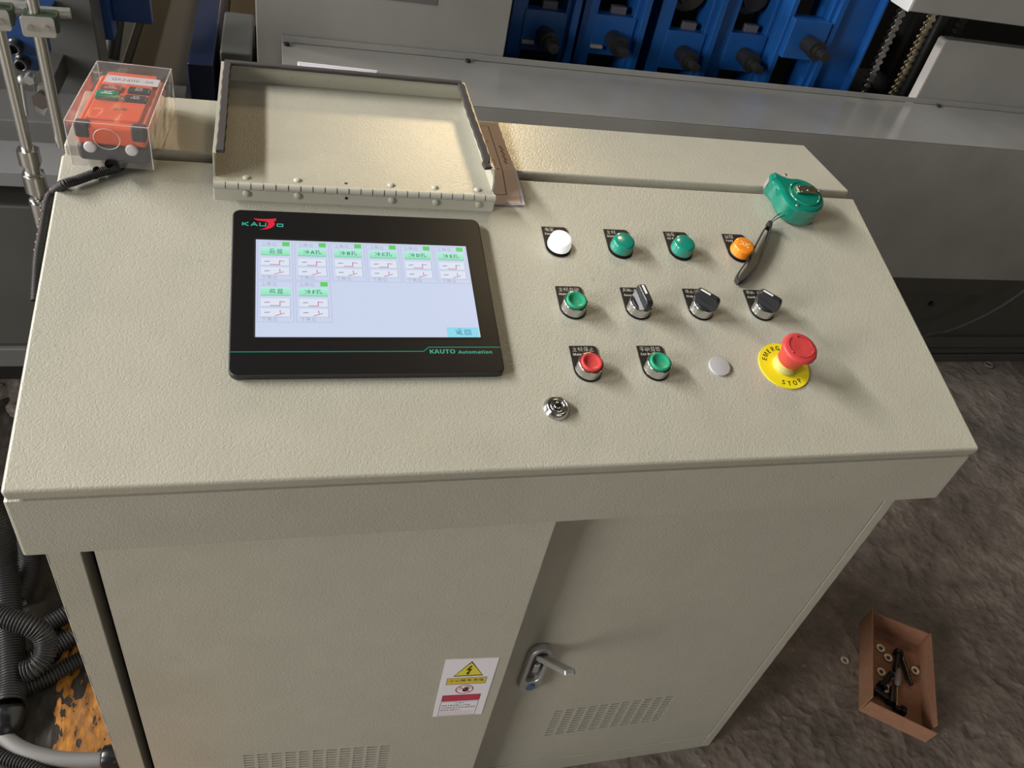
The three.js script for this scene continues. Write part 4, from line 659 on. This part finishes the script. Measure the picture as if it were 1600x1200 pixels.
{
  // gap between the unit and the guard panel: cross conveyor with blue beams, colours darkened for shade
  const g = group('cross_conveyor'); tag(g, 'brown cross conveyor bed and blue side beam darkened for shade behind the plastic box', 'conveyor');
  mesh('bed_plate', bx(-0.62, -0.47, 0.57, 0.6, -3.4, -1.36, 0.003), mat(lin(0.022, 0.017, 0.013), 0.6, { map: metalTone }), g);  // brown taken down to stand in for shade over the bed
  mesh('side_rail', bx(-0.66, -0.62, 0.57, 0.64, -3.4, -1.4, 0.003), M.black, g);
  mesh('side_beam', bx(-0.475, -0.42, 0.5, 0.68, -3.4, -1.42, 0.004), mat(lin(0.004, 0.012, 0.04), 0.4), g, 'blue side beam darkened for shade');  // blue taken down for the same shade
  mesh('side_apron', bx(-0.42, -0.34, 0.3, 0.56, -3.4, -1.44, 0.004), mat(lin(0.03, 0.022, 0.015), 0.6), g);  // shade is put into this colour too
  mesh('support', bx(-0.6, -0.5, 0, 0.57, -3.3, -1.5, 0.004), M.black, g);
  const p = onY(372, 60, 0.68); tag(mesh('motor_cover', bx(p.x - 0.035, p.x + 0.035, 0.56, 0.7, p.z - 0.12, p.z + 0.14, 0.006), M.greyDark), 'small grey motor cover darkened for shade beside the blue conveyor beam', 'motor cover');  // darker grey chosen to carry the shade here
  const blueCh = mat(lin(0.012, 0.06, 0.22), 0.4), q = onZ(158, 62, -1.37); const bc = group('blue_column'); tag(bc, 'blue upright channel hanging beside the hydraulic unit', 'machine post');
  mesh('channel', bx(q.x - 0.025, q.x + 0.025, q.y, q.y + 0.5, -1.42, -1.37, 0.002), blueCh, bc);
  mesh('channel_side', bx(q.x + 0.025, q.x + 0.1, q.y + 0.03, q.y + 0.5, -1.42, -1.40, 0.002), blueCh, bc);
  const r = onZ(190, 70, -1.5); tag(mesh('damper', between(cyl(0.018, 0.018, 0.26, 20), V3(r.x - 0.02, 0.66, -1.46), V3(r.x + 0.03, 0.9, -1.62)), M.black), 'black round damper rod beside the blue upright channel', 'damper');
}

// ------------------------------------------------------------------ things on the floor, right
{
  const b = group('cardboard_box'); tag(b, 'small open cardboard box of loose hardware on the floor', 'box');
  const A = onY(1341, 1110, 0), C = onY(1447, 1153, 0), D = onY(1342, 985, 0);
  const ux = C.clone().sub(A).normalize(), W = 0.135, L = 0.225, HH = 0.062, yaw = -Math.atan2(ux.z, ux.x);
  b.position.copy(A); b.rotation.y = yaw; const t = 0.003;
  mesh('bottom', bx(0, W, 0.001, t, -L, 0, 0.0005), M.card, b);
  mesh('side_wall', bx(0, t, 0, HH, -L, 0, 0.0008), M.card, b); mesh('side_wall', bx(W - t, W, 0, HH - 0.003, -L, 0.0, 0.0008), M.card, b).rotation.z = -0.03;
  mesh('end_wall', bx(t, W - t, 0, HH - 0.01, -L, -L + t, 0.0008), M.card, b);
  const f = mesh('end_wall', bx(t, W + 0.004, 0, HH - 0.014, -t, 0, 0.0008), M.card, b); f.rotation.y = -0.08; f.rotation.x = 0.1;
  b.updateMatrixWorld(true);
  const inside = (x, y, z) => b.localToWorld(V3(x, y, z));
  const ring = lathe([[0.0045, 0], [0.0092, 0], [0.0092, 0.0018], [0.0045, 0.0018], [0.0045, 0]], 28), zinc = mat(lin(0.62, 0.56, 0.45), 0.4, { metalness: 0.5 });
  const wash = (p, label, grp, rx = 0, rz = 0) => { const m = mesh('washer', ring, zinc); m.position.copy(p); m.rotation.set(rx, 0, rz); tag(m, label, 'washer', grp); };
  for (const [u, v] of [[1376, 1013], [1388, 1028], [1377, 1050], [1395, 1056], [1430, 1048], [1385, 1076]]) { const p = onY(u, v, 0.006); wash(p, 'zinc washer lying inside the cardboard box', 'washers in the cardboard box', 0.1, 0.12); }
  wash(onY(1320, 1032, 0.0005), 'zinc washer lying on the floor next to the cardboard box');
  const h = (u, v, y = 0.012) => onY(u, v, y);
  tag(mesh('hex_key', between(cyl(0.005, 0.005, h(1424, 1070).distanceTo(h(1410, 1028)), 6), h(1424, 1070), h(1410, 1028)), M.blackGloss), 'black hex key lying in the cardboard box', 'hex key');
  const sd = group('screwdriver'); tag(sd, 'screwdriver with dull steel shank in the cardboard box', 'screwdriver');
  mesh('handle', between(lathe([[0, 0], [0.006, 0.002], [0.008, 0.015], [0.007, 0.03], [0.0055, 0.042], [0, 0.043]], 18), h(1402, 1072, 0.014), h(1406, 1032, 0.016)), mat(lin(0.2, 0.16, 0.15), 0.5), sd);
  mesh('shank', between(cyl(0.0018, 0.0018, h(1401, 1105, 0.008).distanceTo(h(1402, 1073, 0.014)), 10), h(1401, 1105, 0.008), h(1402, 1073, 0.014)), M.brass, sd);
  const boltAt = (u, v, u2, v2, label, y = 0.011) => { const o = group('hex_bolt'), a = h(u, v, y), c = h(u2, v2, y), d = c.clone().sub(a), n = d.length(); o.position.copy(a); o.quaternion.setFromUnitVectors(V3(0, 1, 0), d.normalize()); tag(o, label, 'bolt', 'black bolts in the cardboard box'); mesh('head', cyl(0.011, 0.011, 0.009, 6), M.blackGloss, o); mesh('thread', cyl(0.0062, 0.0062, n, 14, 0, 0.009, 0), M.blackGloss, o); };
  boltAt(1366, 1078, 1384, 1090, 'black bolt in the corner of the cardboard box'); boltAt(1392, 1100, 1394, 1080, 'black bolt lying beside the screwdriver shank in the box'); boltAt(1414, 1112, 1404, 1108, 'short black bolt against the front wall of the box'); boltAt(1404, 1018, 1400, 1044, 'long black bolt lying beyond the screwdriver handle in the box'); boltAt(1376, 1074, 1390, 1056, 'black bolt lying across a washer in the box', 0.009);
  tag(mesh('steel_ring', new THREE.TorusGeometry(0.013, 0.003, 8, 28).rotateX(Math.PI / 2).translate(0, 0.0035, 0), M.steelDull), 'dull steel ring on the floor in front of the machine bed', 'ring').position.copy(onY(1544, 571, 0.003));
  tag(mesh('power_cable', tube([V3(0.9, 0.01, -0.98), V3(1.25, 0.03, -1.04), onZ(1440, 527, -1.09), onZ(1480, 518, -1.09), onZ(1525, 500, -1.085), onZ(1563, 480, -1.08), onZ(1600, 455, -1.075), onZ(1660, 410, -1.06), onZ(1760, 330, -1.05)], 0.0055, 120, 12), M.rubber), 'black power cable sagging along the machine bed', 'cable');
}
// ------------------------------------------------------------------ things on the floor, left
{
  const F = (u, v, y) => onY(u, v, y), C = M.conduit;
  const hose = (pts, r, label) => tag(mesh('corrugated_hose', ribbed(pts, r, 0.0052, 0.0028), C), label, 'conduit', 'corrugated hoses');
  hose([F(-60, 700, 0.3), F(-8, 800, 0.18), F(6, 880, 0.08), F(14, 980, 0.04), F(18, 1060, 0.03), F(14, 1100, 0.03)], 0.024, 'thick corrugated hose ending in black tape beside the console');
  hose([F(-40, 945, 0.11), F(0, 962, 0.112), F(40, 975, 0.105), F(64, 988, 0.09), F(72, 1006, 0.072), F(69, 1026, 0.06), F(55, 1042, 0.056), F(36, 1050, 0.052)], 0.0185, 'corrugated hose curling downward over the other hoses');
  hose([F(60, 985, 0.02), F(95, 965, 0.02), F(130, 945, 0.02), F(190, 905, 0.02)], 0.0165, 'corrugated hose vanishing under the console highest of the three');
  hose([F(22, 1038, 0.02), F(60, 1024, 0.02), F(100, 1003, 0.02), F(150, 976, 0.02), F(230, 934, 0.02)], 0.0165, 'corrugated hose between two others running under the console');
  hose([F(25, 1078, 0.018), F(70, 1060, 0.018), F(110, 1038, 0.018), F(160, 1012, 0.018), F(240, 970, 0.018)], 0.0155, 'corrugated hose lying on the yellow floor paint under the console');
  hose([F(10, 790, 0.06), F(38, 850, 0.03), F(42, 900, 0.024), F(26, 940, 0.024)], 0.02, 'corrugated hose hanging beside the console side panel');
  const tp = group('taped_hose_end'); tag(tp, 'hose end wrapped in wrinkled black tape', 'tape'); const e0 = F(14, 1102, 0.03), e1 = F(8, 1150, 0.012);
  const wg = between(lathe([[0, -0.002], [0.024, 0], [0.0265, 0.008], [0.025, 0.014], [0.0262, 0.02], [0.023, 0.03], [0.0238, 0.036], [0.018, 0.045], [0.0125, 0.052], [0, 0.053]], 20), e0, e1); const wp = wg.attributes.position; for (let i = 0; i < wp.count; i++) wp.setY(i, wp.getY(i) + 0.002 * (vnoise(wp.getX(i) * 200 + 300, wp.getZ(i) * 200 + 300, 999, 3) - 0.5)); wg.computeVertexNormals();
  mesh('tape_wrap', wg, M.blackGloss, tp);
  tag(mesh('grey_cable', tube([F(-60, 1080, 0.02), F(-10, 1135, 0.016), F(30, 1168, 0.014), F(80, 1184, 0.013), F(130, 1188, 0.013), F(168, 1187, 0.014)], 0.0125, 80, 16), M.cableGrey), 'thick grey cable curving along the floor to the black plug', 'cable');
  const pg = group('cable_plug'); tag(pg, 'black round connector at the end of the grey cable', 'plug'); const q = F(172, 1186, 0.016); pg.position.copy(q);
  mesh('plug_body', rot(lathe([[0, 0], [0.014, 0], [0.02, 0.004], [0.021, 0.02], [0.021, 0.034], [0, 0.034]], 24), 0, 0, -Math.PI / 2).translate(-0.012, 0.006, 0), M.blackGloss, pg);
  hose([F(-20, 1170, 0.012), F(10, 1185, 0.012), F(45, 1196, 0.012), F(80, 1215, 0.012)], 0.011, 'thin corrugated hose lying beneath the grey cable');
  // yellow floor paint, worn
  const yp = canvasTex(1024, 1024, (c, w, h) => { c.clearRect(0, 0, w, h); const im = c.createImageData(w, h); for (let y = 0; y < h; y++) for (let x = 0; x < w; x++) { const u = x / w, v = y / h, n = fbm(u * 9, v * 9, 9, 101, 5), m = fbm(u * 40, v * 40, 40, 107, 4), edge = u + 0.35 * (n - 0.5) + 0.12 * (m - 0.5), on = edge > 0.24 && !(m < 0.33) && vnoise(u * 26, v * 40, 40, 113) + 0.4 * m > 0.24, k = 0.7 + 0.6 * (m - 0.5) + 0.5 * (n - 0.5), o = (y * w + x) * 4; im.data[o] = 205 * k; im.data[o + 1] = 132 * k; im.data[o + 2] = 42 * k; im.data[o + 3] = on ? 255 : 0; } c.putImageData(im, 0, 0); });
  const os = canvasTex(512, 512, (c, w, h) => { const im = c.createImageData(w, h); for (let y = 0; y < h; y++) for (let x = 0; x < w; x++) { const u = x / w, v = y / h, n = fbm(u * 7, v * 7, 7, 131, 5), m = fbm(u * 60, v * 60, 60, 137, 3), d = Math.hypot((u - 0.5) * 2, (v - 0.5) * 2) + 0.7 * (n - 0.5), o = (y * w + x) * 4, k = 34 + 40 * m; im.data[o] = k; im.data[o + 1] = k * 0.92; im.data[o + 2] = k * 0.84; im.data[o + 3] = d < 0.85 ? 255 : 0; } c.putImageData(im, 0, 0); });
  const om = mesh('oil_stain', new THREE.PlaneGeometry(0.75, 1.3).rotateX(-Math.PI / 2), mat(0xffffff, 0.35, { map: os, alphaTest: 0.5, bumpMap: floorBump, bumpScale: 0.003 })); om.position.set(-0.86, 0.0008, -0.42); om.userData.kind = 'structure';
  const gp = new THREE.PlaneGeometry(0.34, 0.75).rotateX(-Math.PI / 2);
  const pm = mesh('floor_marking', gp, mat(0xffffff, 0.6, { map: yp, alphaTest: 0.5, bumpMap: floorBump, bumpScale: 0.002 })); pm.position.set(-0.565, 0.0016, -0.15); pm.userData.kind = 'structure';
}

renderer.render(scene, camera);
